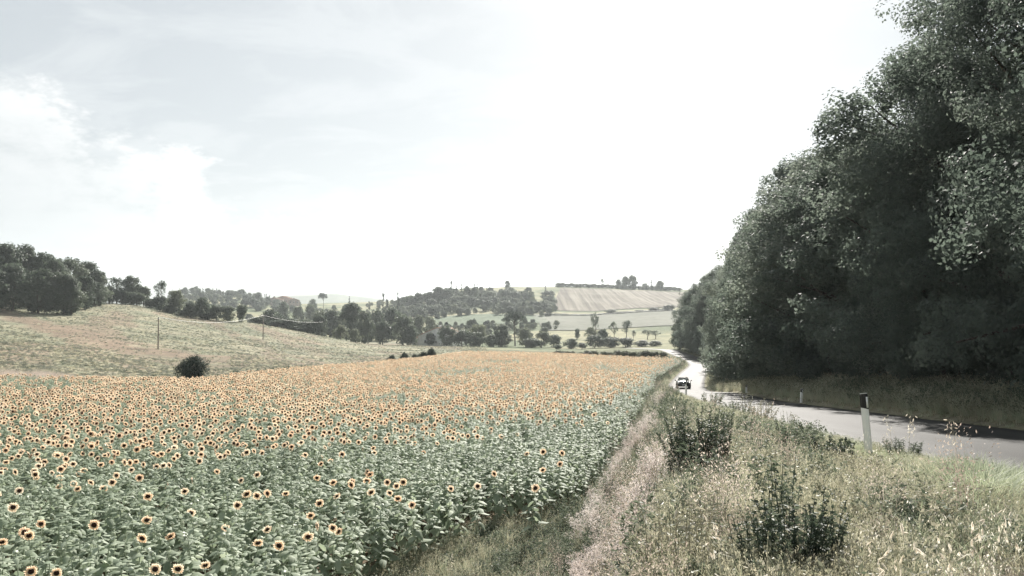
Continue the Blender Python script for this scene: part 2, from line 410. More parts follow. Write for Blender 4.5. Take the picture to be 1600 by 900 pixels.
def smat(name, stops, scale, mapping=None, rough=0.95, bump=0.3, detail=6):
    m, t = new_mat(name)
    o = N(t, 'ShaderNodeOutputMaterial'); p = N(t, 'ShaderNodeBsdfPrincipled')
    n = noise_node(t, scale, detail, 0.6, mapping=mapping); n2 = noise_node(t, scale * 6, 5, 0.7)
    c = mix(t, 1.0, ramp(t, n, stops), ramp(t, n2, [(0.3, (0.8, 0.8, 0.8)), (0.7, (1.15, 1.15, 1.15))]), 'MULTIPLY')
    t.links.new(c, p.inputs['Base Color']); p.inputs['Roughness'].default_value = rough
    p.inputs['Specular IOR Level'].default_value = 0.1
    if bump:
        b = N(t, 'ShaderNodeBump'); b.inputs['Strength'].default_value = bump; b.inputs['Distance'].default_value = 0.3
        t.links.new(n2, b.inputs['Height']); t.links.new(b.outputs[0], p.inputs['Normal'])
    t.links.new(p.outputs[0], o.inputs[0]); return m

# ------------------------------------------------------------------ the ground sheet
def build_ground():
    th = np.concatenate([np.arange(-180, -40, 4.0), np.arange(-40, 40, 0.22), np.arange(40, 180, 4.0)])
    r = [0.4]
    while r[-1] < 9000: r.append(r[-1] * 1.017 + 0.03)
    r = np.array(r); nT, nR = len(th), len(r)
    TH, RR_ = np.meshgrid(np.radians(th), r, indexing='ij')
    X = (RR_ * np.sin(TH)).ravel(); Y = (RR_ * np.cos(TH)).ravel()
    Z = ground(X, Y)
    V = np.stack([X, Y, Z], 1)
    V = np.vstack([V, [[0, 0, gz(0, 0)]]])
    i = np.arange(nT)[:, None]; j = np.arange(nR - 1)[None, :]
    i2 = (i + 1) % nT
    a = i * nR + j; b = i2 * nR + j
    Fq = np.stack([a, a + 1, b + 1, b], -1).reshape(-1, 4)
    c = nT * nR
    Ft = np.stack([np.full(nT, c), np.arange(nT) * nR, ((np.arange(nT) + 1) % nT) * nR], 1)
    me = mesh('ground', V, [Fq, Ft], [M['ground']], [0, 0], True)
    # cover colours
    Xv, Yv = V[:, 0], V[:, 1]
    px = 800 + F * Xv / np.maximum(Yv, 0.5)
    E = tabs(Yv, EF); L = tabs(Yv, RL); Rr = tabs(Yv, RR)
    Cc = np.tile([0.115, 0.125, 0.075], (len(V), 1))
    n = fbm(Xv / 9, Yv / 9, 21)[:, None]; nl = fbm(Xv / 30, Yv / 30, 23)[:, None]
    def put(mask, c):
        nonlocal Cc
        mk = np.clip(mask, 0, 1)[:, None]; Cc = Cc * (1 - mk) + np.asarray(c) * mk
    soil = np.array([0.17, 0.13, 0.095])
    field = (Xv < E) & (Yv < 155) & (Yv > 5)
    put(field * 1.0, soil)
    verge = (Xv > E) & (Xv < L) & (Yv < 160)
    put(verge * 1.0, np.array([0.17, 0.17, 0.11]) * (0.8 + 0.5 * n))
    put(((Xv > E - 0.6) & (Xv < E + 1.3) & (Yv < 160)) * 0.9, [0.10, 0.08, 0.06])
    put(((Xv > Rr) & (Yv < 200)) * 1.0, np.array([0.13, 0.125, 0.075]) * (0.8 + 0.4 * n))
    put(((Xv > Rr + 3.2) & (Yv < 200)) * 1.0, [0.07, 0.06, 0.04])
    gravel = ((Xv > Rr) & (Xv < Rr + 0.5)) | ((Xv < L) & (Xv > L - 0.3))
    put(gravel * (Yv < 250) * 0.7, [0.26, 0.24, 0.20])
    # the grass slope on the left
    fe = tab(px, FE)
    sl = (Yv > fe + 2) & (Yv < 420) & (px < 720)
    tan = np.array([0.26, 0.245, 0.19]); gr = np.array([0.17, 0.18, 0.135]); br = np.array([0.20, 0.155, 0.125])
    k = sstep(0.38, 0.62, fbm(Xv / 14, Yv / 5, 31))[:, None]
    slc = gr * (1 - k) + tan * k
    mk = sl[:, None] * 1.0
    Cc = Cc * (1 - mk) + slc * mk
    # brown worn track running down across the slope
    py = HOR - F * V[:, 2] / np.maximum(Yv, 0.5)
    tr = np.interp(px, [-200, 0, 60, 120, 180, 250, 330, 380], [470, 487, 507, 520, 538, 552, 562, 566])
    d = np.abs(py - tr + (fbm(Xv / 6, Yv / 6, 51) - 0.5) * 26)
    put(sl * (1 - sstep(3, 14, d)) * (px < 380) * 0.9, br)
    put(sl * sstep(0.52, 0.62, fbm((Xv + Yv * 0.6) / 9, Yv / 30, 77)) * 0.75, br)
    # valley floor: patches of green and dun
    vf = (Yv > 300) & (px > 150) & ~sl
    k2 = sstep(0.4, 0.6, fbm(Xv / 45, Yv / 45, 41))[:, None]
    vc = np.array([0.10, 0.125, 0.07]) * (1 - k2) + np.array([0.22, 0.215, 0.14]) * k2
    mk = vf[:, None] * 1.0
    Cc = Cc * (1 - mk) + vc * mk
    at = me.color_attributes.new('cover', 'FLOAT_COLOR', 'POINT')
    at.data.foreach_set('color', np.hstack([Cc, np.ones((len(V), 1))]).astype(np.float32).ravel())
    tag(obj('ground', me), kind='structure')
FE = [(-400, 74), (0, 75), (300, 76), (340, 80), (450, 96), (600, 121), (740, 150), (1200, 151)]   # far edge of the sunflowers by bearing
build_ground()

# asphalt road
def asphalt():
    m, t = new_mat('asphalt')
    o = N(t, 'ShaderNodeOutputMaterial'); p = N(t, 'ShaderNodeBsdfPrincipled')
    n1 = noise_node(t, 0.5, 6, 0.6, mapping=((1, 0.22, 1), (0, 0, 0.0))); n2 = noise_node(t, 45, 4, 0.8)
    n3 = noise_node(t, 1.6, 5, 0.6)
    c = ramp(t, n1, [(0.3, (0.042, 0.043, 0.042)), (0.7, (0.066, 0.066, 0.064))])
    c = mix(t, 1.0, c, ramp(t, n2, [(0.3, (0.62, 0.62, 0.62)), (0.7, (1.35, 1.35, 1.35))]), 'MULTIPLY')
    c = mix(t, mth(t, 'MULTIPLY', ramp(t, n3, [(0.56, (0, 0, 0)), (0.66, (1, 1, 1))]), 0.35), c, (0.05, 0.05, 0.052))
    ac = N(t, 'ShaderNodeAttribute'); ac.attribute_name = 'across'
    wob = mth(t, 'ADD', ac.outputs['Fac'], mth(t, 'MULTIPLY_ADD', n3, 0.10, -0.05))
    trk = ramp(t, wob, [(0.02, (0.85, 0.80, 0.70)), (0.07, (0.35, 0.35, 0.34)), (0.18, (0.62, 0.62, 0.62)), (0.30, (0.40, 0.40, 0.40)), (0.48, (0.58, 0.58, 0.58)), (0.68, (0.40, 0.40, 0.40)), (0.82, (0.62, 0.62, 0.62)), (0.95, (0.36, 0.36, 0.36)), (1.0, (0.8, 0.75, 0.66))])
    c = mix(t, 1.0, c, mix(t, 1.0, trk, (1.9, 1.9, 1.9), 'MULTIPLY'), 'MULTIPLY')
    vo = N(t, 'ShaderNodeTexVoronoi'); vo.feature = 'DISTANCE_TO_EDGE'; vo.inputs['Scale'].default_value = 0.55
    gg_ = N(t, 'ShaderNodeNewGeometry'); t.links.new(mix(t, 0.12, gg_.outputs['Position'], n3, 'ADD'), vo.inputs['Vector'])
    c = mix(t, mth(t, 'MULTIPLY', ramp(t, vo.outputs['Distance'], [(0.0, (1, 1, 1)), (0.012, (0, 0, 0))]), 0.5), c, (0.02, 0.02, 0.02))
    t.links.new(c, p.inputs['Base Color'])
    p.inputs['Roughness'].default_value = 0.66
    p.inputs['Specular IOR Level'].default_value = 0.06
    b = N(t, 'ShaderNodeBump'); b.inputs['Strength'].default_value = 0.35; b.inputs['Distance'].default_value = 0.01
    t.links.new(n2, b.inputs['Height']); t.links.new(b.outputs[0], p.inputs['Normal'])
    t.links.new(p.outputs[0], o.inputs[0]); return m
M['asphalt'] = asphalt()
def build_road():
    y = np.concatenate([np.arange(-55, 0, 3.0), np.arange(0, 60, 0.35), np.arange(60, 160, 1.0), np.arange(160, 270, 2.5)])
    L = tabs(y, RL) + (fbm(y * 0.9, y * 0 + 2, 9) - 0.5) * 0.22; Rr = tabs(y, RR) + (fbm(y * 0.9, y * 0 + 7, 9) - 0.5) * 0.22
    z = tabs(y, RZ)
    rows = []
    for k, u in enumerate(np.linspace(0, 1, 9)):
        rows.append(np.stack([L + (Rr - L) * u, y, z + 0.05 * (1 - (2 * u - 1) ** 2) - 0.03], 1))
    low0 = rows[0] + [-0.08, 0, -0.14]; low1 = rows[-1] + [0.08, 0, -0.14]
    rows = [low0] + rows + [low1]
    V = np.concatenate(rows); n = len(y); Fq = []
    i = np.arange(n - 1)
    for k in range(len(rows) - 1):
        Fq.append(np.stack([k * n + i, (k + 1) * n + i, (k + 1) * n + i + 1, k * n + i + 1], 1))
    me = mesh('road', V, np.vstack(Fq), [M['asphalt']], [0], True)
    uu = np.concatenate([[0], np.linspace(0, 1, 9), [1]]); at = me.attributes.new('across', 'FLOAT', 'POINT')
    at.data.foreach_set('value', np.repeat(uu, n).astype(np.float32))
    tag(obj('road', me), kind='structure')
build_road()

def sheet(name, quad, mat, lift=0.35, nu=60, nv=60):
    """field laid over the land; quad = four (px, Y) corners: near left, near right, far right, far left"""
    u, v = np.meshgrid(np.linspace(0, 1, nu), np.linspace(0, 1, nv), indexing='ij')
    q = np.array(quad, float)
    P = (q[0] * ((1 - u) * (1 - v))[..., None] + q[1] * (u * (1 - v))[..., None] + q[2] * (u * v)[..., None] + q[3] * ((1 - u) * v)[..., None])
    Y = P[..., 1].ravel(); X = ((P[..., 0].ravel() - 800) / F) * Y
    V = np.stack([X, Y, ground(X, Y) + lift], 1)
    i, j = np.meshgrid(np.arange(nu - 1), np.arange(nv - 1), indexing='ij')
    a = (i * nv + j).ravel()
    me = mesh(name, V, np.stack([a, a + nv, a + nv + 1, a + 1], 1), [mat], [0], True)
    return tag(obj(name, me), kind='structure')
M['plough'] = smat('ploughed_soil', [(0.38, (0.08, 0.066, 0.05)), (0.5, (0.14, 0.122, 0.092)), (0.62, (0.21, 0.19, 0.15))], 0.16, ((1.7, 0.035, 0.0), (0, 0, 0.11)))
M['stubble'] = smat('stubble', [(0.3, (0.10, 0.108, 0.08)), (0.7, (0.15, 0.153, 0.12))], 0.03, ((1, 0.3, 1), (0, 0, 0)))
M['greenfield'] = smat('green_crop', [(0.3, (0.07, 0.10, 0.06)), (0.7, (0.12, 0.15, 0.095))], 0.05)
M['wheat'] = smat('ripe_wheat', [(0.3, (0.36, 0.27, 0.17)), (0.7, (0.48, 0.38, 0.25))], 0.08)
M['gravel'] = smat('white_gravel', [(0.3, (0.5, 0.49, 0.44)), (0.7, (0.7, 0.68, 0.62))], 0.8)
sheet('ploughed_field', [(862, 725), (1110, 690), (1110, 893), (876, 905)], M['plough'], 0.5)
sheet('stubble_field', [(850, 500), (1110, 470), (1110, 640), (830, 650)], M['stubble'], 0.4)
sheet('green_field', [(672, 545), (858, 560), (850, 640), (655, 650)], M['greenfield'], 0.4)
sheet('wheat_field', [(452, 560), (492, 560), (488, 680), (450, 680)], M['wheat'], 0.4)

# ------------------------------------------------------------------ distant mountains
def range_(name, Y, pts, mat, depth, bumps):
    pts = np.array(pts, float)
    px = np.linspace(pts[0, 0], pts[-1, 0], 240)
    py = np.interp(px, pts[:, 0], pts[:, 1]) + (fbm(px / 35, px * 0 + Y, 3, 5) - 0.5) * bumps
    X = (px - 800) / F * Y; Zt = (HOR - py) / F * Y
    rows = []
    for k, (dy, f) in enumerate([(-depth, 0), (-depth * 0.5, 0.55), (-depth * 0.2, 0.86), (0, 1), (depth * 0.5, 0.5), (depth, 0)]):
        jit = (fbm(px / 22, px * 0 + k * 3, 12, 4) - 0.5) * depth * 0.25
        rows.append(np.stack([X, Y + dy + jit, -40 + (Zt + 40) * f], 1))
    n = len(px); i = np.arange(n - 1); V = np.concatenate(rows)
    Fq = np.vstack([np.stack([k * n + i, k * n + i + 1, (k + 1) * n + i + 1, (k + 1) * n + i], 1) for k in range(len(rows) - 1)])
    tag(obj(name, mesh(name, V, Fq, [mat], [0], True)), kind='structure')
M['hill'] = smat('wooded_hill', [(0.3, (0.07, 0.09, 0.06)), (0.7, (0.14, 0.15, 0.1))], 0.01)
range_('far_mountains', 6500, [(60, 470), (150, 452), (220, 442), (260, 441), (330, 446), (400, 441), (440, 446), (480, 452), (520, 460), (570, 466), (640, 470)], M['hill'], 900, 3)
range_('far_hills', 3200, [(380, 474), (430, 464), (480, 461), (520, 459), (560, 462), (620, 470), (680, 474)], M['hill'], 350, 3)

# ------------------------------------------------------------------ trees
def crown(seed, nleaf, L, w=0.3, z0=0.1, z1=1.0, nblob=60, br=(0.07, 0.13), prof='round', sub=14, fill=0.12, lw=0.55):
    g = np.random.default_rng(seed)
    u = g.random(nblob) ** 0.8 if prof == 'round' else g.random(nblob)
    a = g.random(nblob) * 2 * PI
    if prof == 'round':
        zc = z0 + (z1 - z0) * u; t = u
        pr = w * np.power(np.clip(np.sin(PI * (0.14 + 0.84 * t)), 0, 1), 0.6)
    elif prof == 'wall':
        zc = z0 + (z1 - z0) * u; t = u
        pr = w * np.clip(1.08 - 0.25 * t - 0.75 * sstep(0.7, 1.08, t), 0.1, 2)
    elif prof == 'cone':
        zc = z0 + (z1 - z0) * u; t = u
        pr = w * (0.35 + 0.65 * np.sin(PI * np.clip(0.25 + 0.72 * t, 0, 1))) * 0.8
    elif prof == 'flat':
        zc = z0 + (z1 - z0) * (0.3 + 0.5 * g.random(nblob)); t = u
        pr = np.full(nblob, w)
    rr = pr * (np.sqrt(g.random(nblob)) if prof == 'flat' else g.uniform(0.45, 0.95, nblob))
    if prof == 'flat': zc = zc - (rr / w) ** 2 * (z1 - z0) * 0.35
    bl = 1 + 0.35 * (g.random() - 0.5)
    C = np.stack([np.cos(a) * rr * bl, np.sin(a) * rr / bl, zc], 1)
    C[:, 0] += 0.08 * w * np.sin(zc * 7 + seed)
    B = g.uniform(br[0], br[1], nblob)
    if prof in ('round', 'wall'): C[:, 2] = z0 + B * 0.8 + (C[:, 2] - z0) * (1 - (1.7 * B) / (z1 - z0))
    # sub clumps
    d = rnd_unit(nblob * sub, g); d[:, 2] = d[:, 2] * 0.85 + 0.15
    SCn = np.repeat(C, sub, 0) + d * np.repeat(B, sub)[:, None] * g.uniform(0.55, 1.05, nblob * sub)[:, None]
    SR = np.repeat(B, sub) * g.uniform(0.22, 0.45, nblob * sub)
    p = SR ** 2; k = g.choice(len(SCn), nleaf, p=p / p.sum())
    d2 = rnd_unit(nleaf, g)
    P = SCn[k] + d2 * (SR[k] * g.uniform(0.5, 1.1, nleaf))[:, None]
    m = g.random(nleaf) < fill
    P[m] = np.stack([np.cos(a), np.sin(a), a], 1)[g.integers(0, nblob, m.sum())] * 0 + C[g.integers(0, nblob, m.sum())] * [0.7, 0.7, 1] + rnd_unit(m.sum(), g) * 0.08 * w / 0.3
    out = unit(P - np.array([0, 0, (z0 + z1) / 2]))
    nn = unit(d2 * 0.85 + out * 0.4 + np.array([0, 0, 0.3]) + rnd_unit(nleaf, g) * 0.55)
    D = unit(np.cross(nn, rnd_unit(nleaf, g)))
    Ls = L * g.uniform(0.7, 1.3, nleaf)
    V, Fq = leaf_quads(P, D, nn, Ls, Ls * lw)
    return V, Fq, C, B
def limbs(seed, C, r0=0.022, n=10, ztop=0.6, zb=-0.03, lean=0.02):
    g = np.random.default_rng(seed); mb = MB()
    tz = np.linspace(zb, ztop, 6)
    tr = np.stack([lean * np.sin(tz * 5 + seed), lean * np.cos(tz * 4 + seed) - lean, tz], 1)
    mb.tube(tr, np.linspace(r0 * 1.25, r0 * 0.45, 6), 7)
    idx = g.choice(len(C), min(n, len(C)), replace=False)
    for k in idx:
        c = C[k]; h = min(ztop * 0.97, max(0.12, c[2] - 0.15 - 0.1 * g.random()))
        b = np.array([np.interp(h, tz, tr[:, 0]), np.interp(h, tz, tr[:, 1]), h])
        m = (b + c) / 2 + np.array([0, 0, 0.02]) + g.normal(size=3) * 0.012
        mb.tube([b, m, c], [r0 * 0.42, r0 * 0.28, r0 * 0.1], 5, cap=False)
    return mb
KIND = {}
def add_kind(name, n, cargs, mat, leafn, trunk_r=0.022, ztop=0.6, nl=10, base_seed=100):
    vs = []; ext = []
    for i in range(n):
        V, Fq, C, B = crown(base_seed + i, leafn, **cargs)
        cm = mesh(name + '_crown', V, Fq, [mat], [0])
        tm = limbs(base_seed + i, C, trunk_r, nl, ztop).build(name + '_trunk', [M['bark']], True)
        vs.append((cm, tm)); ext.append(np.percentile(np.hypot(V[:, 0], V[:, 1]), 97))
    KIND[name] = (vs, float(np.mean(ext)))
add_kind('big', 5, dict(L=0.0098, w=0.30, z0=0.02, z1=1.0, nblob=110, br=(0.045, 0.095), prof='wall', sub=16, fill=0.12, lw=0.72), M['oak'], 72000, 0.014, 0.8, 26, 100)
add_kind('near', 2, dict(L=0.0062, w=0.30, z0=0.02, z1=1.0, nblob=130, br=(0.04, 0.085), prof='wall', sub=20, fill=0.10, lw=0.7), M['oak'], 150000, 0.014, 0.8, 26, 150)
add_kind('under', 3, dict(L=0.045, w=0.55, z0=0.05, z1=1.0, nblob=34, br=(0.12, 0.24), prof='round', sub=12, fill=0.1), M['oak'], 9000, 0.02, 0.6, 12, 200)
add_kind('wood', 4, dict(L=0.04, w=0.33, z0=0.0, z1=1.0, nblob=60, br=(0.08, 0.14), prof='round', sub=10, fill=0.16, lw=0.65), M['far_leaf'], 7000, 0.018, 0.7, 10, 300)
add_kind('broad', 5, dict(L=0.06, w=0.40, z0=0.0, z1=1.0, nblob=44, br=(0.12, 0.2), prof='round', sub=9, fill=0.2, lw=0.7), M['far_leaf'], 3800, 0.022, 0.55, 9, 400)
add_kind('pale', 3, dict(L=0.06, w=0.40, z0=0.0, z1=1.0, nblob=40, br=(0.12, 0.2), prof='round', sub=9, fill=0.2, lw=0.7), M['pale_leaf'], 3600, 0.022, 0.55, 9, 500)
add_kind('open', 3, dict(L=0.04, w=0.36, z0=0.38, z1=1.0, nblob=26, br=(0.07, 0.14), prof='round', sub=9, fill=0.05), M['far_leaf'], 1800, 0.025, 0.7, 14, 600)
add_kind('cypress', 3, dict(L=0.035, w=0.11, z0=0.02, z1=1.0, nblob=46, br=(0.03, 0.06), prof='cone', sub=8, fill=0.15), M['conifer'], 1500, 0.014, 0.6, 4, 700)
add_kind('umbrella', 1, dict(L=0.022, w=0.34, z0=0.70, z1=1.0, nblob=60, br=(0.045, 0.085), prof='flat', sub=12, fill=0.05), M['conifer'], 7000, 0.019, 0.78, 16, 800)
add_kind('ball', 2, dict(L=0.04, w=0.46, z0=0.0, z1=1.0, nblob=60, br=(0.14, 0.22), prof='round', sub=12, fill=0.2, lw=0.6), M['conifer'], 12000, 0.02, 0.5, 6, 900)
NAMES = dict(ball='bush', near='tall_tree', big='tall_tree', under='bush', wood='broadleaf_tree', broad='broadleaf_tree', pale='pale_tree', open='open_crowned_tree', cypress='cypress_tree', umbrella='umbrella_pine')
tree_count = {}
def plant_tree(kind, x, y, H, wid, label, group=None, name=None, cat='tree', trunk=True, z=None, v=None):
    vs, w0 = KIND[kind]
    k = tree_count.get(kind, 0); tree_count[kind] = k + 1
    cm, tm = vs[(k if v is None else v) % len(vs)]
    e = bpy.data.objects.new(name or NAMES[kind], None); COL.objects.link(e)
    e.location = (x, y, (gz(x, y) if z is None else z) - 0.02 * H)
    e.rotation_euler = (0, 0, (k * 2.399 + 0.7) % (2 * PI)); e.empty_display_size = 0.2
    s = wid / (2 * w0)
    e.scale = (s, s, H)
    tag(e, label, cat, group)
    obj('crown', cm, e)
    if trunk: obj('trunk', tm, e)
    return e
def tree_at(kind, px, top, wpx, Y, label, group=None, **kw):
    x = (px - 800) / F * Y; zt = (HOR - top) / F * Y; zg = gz(x, Y)
    return plant_tree(kind, x, Y, max(zt - zg, 1.2) / 0.98, wpx / F * Y, label, group, **kw)

ORD = ['first', 'second', 'third', 'fourth', 'fifth', 'sixth', 'seventh', 'eighth', 'ninth', 'tenth', 'eleventh', 'twelfth', 'thirteenth', 'fourteenth', 'fifteenth', 'sixteenth', 'seventeenth', 'eighteenth', 'nineteenth', 'twentieth', 'twenty-first', 'twenty-second', 'twenty-third', 'twenty-fourth', 'twenty-fifth', 'twenty-sixth']
def roadside():
    g = np.random.default_rng(11)
    # front row: y, distance from the road edge, height, width
    y = 11.0; k = 0
    while y < 212:
        off = 4.9 + g.uniform(-0.6, 0.7); H = float(np.interp(y, [20, 34, 42, 55, 80, 105, 140, 172, 205], [19.5, 17.3, 14.3, 15.8, 17.8, 18.0, 20.0, 20.5, 17.0])) * g.uniform(0.93, 1.06); off += g.uniform(-0.5, 1.5); W = g.uniform(11.0, 13.5) - 2.6 * sstep(40, 65, y) + 3.2 * sstep(95, 130, y)
        if y < 22: H = 20
        rx = float(tabs(y, RR)[0]); sl = float(tabs(y + 1, RR)[0]) - rx
        x = rx + off * math.hypot(1, sl)
        plant_tree('near' if y < 34 else 'big', x, y, H, W, f'{ORD[k]} tall dark oak-like tree along the far road verge, counted from the right edge', 'tall trees walling the road')
        y += g.uniform(5.2, 7.0) * (1 + y / 300); k += 1
    y = 14.0; k = 0
    while y < 200:
        rx = float(tabs(y, RR)[0]); sl = float(tabs(y + 1, RR)[0]) - rx
        plant_tree('big', rx + 12.5 * math.hypot(1, sl), y, g.uniform(15, 17.5), 11, 'tall tree in the back row, showing only through gaps between the front crowns', 'back row of roadside trees')
        y += g.uniform(7.5, 9.5) * (1 + y / 300)
    y = 9.0; k = 0
    while y < 215:
        rx = float(tabs(y, RR)[0]); sl = float(tabs(y + 1, RR)[0]) - rx
        plant_tree('under', rx + (3.2 + g.uniform(-0.4, 0.7)) * math.hypot(1, sl), y, g.uniform(2.6, 4.6), g.uniform(3.4, 4.6), 'dark leafy bush filling the shade under the roadside trees', 'undergrowth at the foot of the roadside trees', cat='bush', trunk=True)
        y += g.uniform(2.8, 3.8) * (1 + y / 200); k += 1
roadside()
tree_at('wood', 1062, 500, 30, 222, 'small rounded tree jutting left of the tall row beside the white bend of road')

# left hillside wood and the hedge of trees running down from it
left = [('wood', 8, 378, 60, 262), ('wood', 40, 383, 52, 270), ('wood', 72, 392, 56, 272), ('wood', 110, 402, 52, 285), ('wood', 138, 407, 48, 300), ('wood', 20, 412, 62, 238), ('wood', 62, 418, 60, 236), ('wood', 100, 424, 54, 240), ('wood', 132, 430, 40, 268), ('wood', 154, 424, 40, 300), ('wood', -22, 385, 62, 262), ('wood', 85, 402, 48, 262), ('wood', -10, 420, 60, 232),
        ('wood', 112, 436, 34, 240), ('wood', 150, 440, 30, 292)]
desc = ['tree standing highest at the left end of the hillside wood', 'tree with a small knob on top, next to the highest of the hillside wood', 'broad tree in the skyline middle of the hillside wood', 'round-topped tree on the falling skyline of the hillside wood', 'tree at the right shoulder of the hillside wood skyline',
        'front tree at the left foot of the hillside wood', 'pale-topped front tree in the hillside wood above the grass slope', 'front tree at the dark corner where the wood meets the slope', 'narrow tree just right of the dark corner of the wood', 'last tree of the wood before the bare brown patch of slope', 'tree cut by the left edge of the photo at the back of the wood', 'tree wedged between the skyline trees of the hillside wood', 'tree cut by the left edge at the front of the hillside wood', 'small dark tree low at the wood corner', 'low tree in the gap at the right end of the wood']
for a, d in zip(left, desc): tree_at(*a, d, 'trees of the wood on the left hill')
hed = [('open', 182, 432, 34, 325, 'thin tree with sky showing through, first after the wood'), ('wood', 205, 430, 34, 328, 'dense rounded tree in the hillcrest hedge with a peaked top'), ('broad', 172, 446, 26, 318, 'low bush-like tree under the thin tree by the wood'), ('broad', 224, 446, 24, 325, 'small paler tree between peaked tree and slender tree on the hillcrest'),
       ('open', 252, 437, 20, 318, 'slender tree with a tiered top standing tallest in the middle of the hillcrest hedge'), ('pale', 276, 452, 30, 312, 'paler rounded tree right of the slender tiered tree'), ('broad', 250, 462, 26, 316, 'dark low growth at the foot of the slender tiered tree'), ('broad', 236, 466, 26, 318, 'dark hedge clump left of the slender tiered tree'), ('broad', 300, 470, 32, 308, 'dark rounded tree low in the hillcrest hedge'), ('broad', 316, 464, 28, 306, 'leafy tree with ragged top in the lower hillcrest hedge'),
       ('broad', 338, 476, 28, 303, 'small dark tree before the ball-shaped one at the hedge end'), ('broad', 356, 477, 28, 300, 'ball-shaped dark tree near the end of the hillcrest hedge'), ('broad', 378, 475, 20, 298, 'upright dark tree ending the hillcrest hedge'), ('broad', 268, 476, 34, 311, 'low dark hedge clump under the paler rounded tree'), ('broad', 290, 484, 34, 308, 'low dark hedge clump left of the ragged-topped tree'), ('broad', 325, 488, 40, 304, 'low dark hedge clump under the ragged-topped tree'), ('broad', 192, 452, 30, 322, 'dark growth filling the hedge below the thin tree'), ('broad', 212, 456, 34, 320, 'dark growth filling the hedge below the peaked tree')]
for a in hed: tree_at(*a[:5], a[5], 'trees of the hedge along the left hillcrest')
# middle: hedge on the crest behind the second pole, and the valley trees
mid = [('broad', 425, 482, 36, 330, 'dark dome-shaped tree at the start of the low hedge behind the second pole'), ('broad', 404, 495, 30, 322, 'dark low bush left end of the hedge behind the second pole'), ('broad', 452, 497, 40, 320, 'clipped dark hedge clump just right of the second pole wire'), ('broad', 480, 499, 40, 322, 'middle clump of the dark hedge right of the second pole'), ('wood', 499, 492, 30, 318, 'round tree at the right end of the dark hedge'), ('broad', 434, 500, 40, 318, 'low dark clump under the wire in the hedge'), ('broad', 465, 503, 44, 318, 'low front clump of the dark crest hedge'),
       ('wood', 548, 473, 46, 345, 'biggest dark tree in the middle of the valley group'), ('wood', 570, 484, 30, 340, 'tree leaning on the right side of the biggest valley tree'), ('pale', 532, 508, 24, 315, 'small round bush pair, left one, before the biggest valley tree'), ('pale', 556, 513, 22, 312, 'small round bush pair, right one, before the biggest valley tree'), ('broad', 518, 482, 34, 420, 'hazy rounded tree behind the left of the biggest valley tree'), ('pale', 500, 484, 36, 430, 'pale hazy tree at the left of the valley group'),
       ('broad', 598, 500, 34, 345, 'dense tree left of the tall hazy group near the house'), ('broad', 630, 490, 36, 355, 'pale topped dense tree left of the farmhouse'), ('broad', 612, 478, 34, 430, 'hazy tree standing behind the trees left of the farmhouse'), ('broad', 588, 482, 30, 430, 'hazy tree right behind the biggest valley tree'), ('pale', 655, 492, 28, 460, 'round hazy tree directly behind the farmhouse roof'), ('pale', 672, 494, 26, 470, 'smaller hazy tree behind the farmhouse ridge'), ('broad', 641, 506, 26, 350, 'leafy tree nearest the left wall of the farmhouse'),
       ('broad', 672, 519, 16, 352, 'small round tree in front of the white farmhouse wall'), ('broad', 698, 508, 30, 345, 'dark bush tree overlapping the right end of the farmhouse'), ('broad', 722, 515, 32, 342, 'rounded tree right of the farmhouse'), ('pale', 748, 506, 34, 346, 'pale-topped tree between the farmhouse and the umbrella pine'), ('broad', 742, 518, 30, 338, 'dark tree in front of the pale-topped one'), ('wood', 784, 506, 34, 344, 'dark rounded tree just left of the umbrella pine trunk'), ('broad', 768, 522, 26, 338, 'low tree left of the umbrella pine'), ('broad', 738, 498, 20, 480, 'little hazy tree above the pale-topped tree'),
       ('pale', 822, 512, 30, 345, 'pale tree just right of the umbrella pine trunk'), ('pale', 846, 517, 30, 342, 'pale rounded tree second right of the umbrella pine'), ('broad', 830, 528, 30, 335, 'low tree at the foot of the pale trees by the pine'), ('broad', 866, 522, 24, 345, 'dull green tree third right of the umbrella pine'), ('broad', 892, 528, 24, 330, 'round dark tree beside the little pale willow'), ('pale', 909, 535, 18, 322, 'little pale willow-like bush at the field edge'), ('broad', 872, 538, 14, 322, 'single small round bush at the far field edge'),
       ('broad', 930, 523, 32, 335, 'wide tree at the left end of the long clump before the bend'), ('broad', 955, 526, 32, 332, 'middle tree of the long clump before the bend'), ('broad', 978, 527, 28, 330, 'third tree of the long clump before the bend'), ('broad', 1002, 531, 26, 328, 'fourth tree of the long clump before the bend'), ('broad', 1024, 532, 24, 326, 'last tree of the long clump, nearest the white road'), ('broad', 942, 514, 22, 380, 'tree peeping above the long clump'),
       ('open', 930, 487, 14, 410, 'slim lollipop tree standing in the pale field, leftmost of three'), ('open', 959, 502, 16, 400, 'ragged tree with thin trunk, middle of three in the pale field'), ('open', 979, 500, 20, 395, 'wide-crowned tree on a thin trunk, rightmost of three in the pale field'), ('open', 1012, 514, 20, 390, 'flat-topped tree left of a pair by the far bend'), ('open', 1024, 516, 18, 388, 'flat-topped tree right of a pair by the far bend'), ('open', 990, 516, 9, 395, 'tiny tree between the wide-crowned tree and the flat-topped pair'), ('pale', 924, 511, 22, 420, 'pale bush left of the slim lollipop tree'), ('broad', 902, 513, 10, 430, 'small pointed bush at the near edge of the pale field')]
for a in mid: tree_at(*a[:5], a[5])
tree_at('umbrella', 803, 484, 42, 365, 'umbrella pine with flat dark crown on a bare trunk beyond the sunflowers')
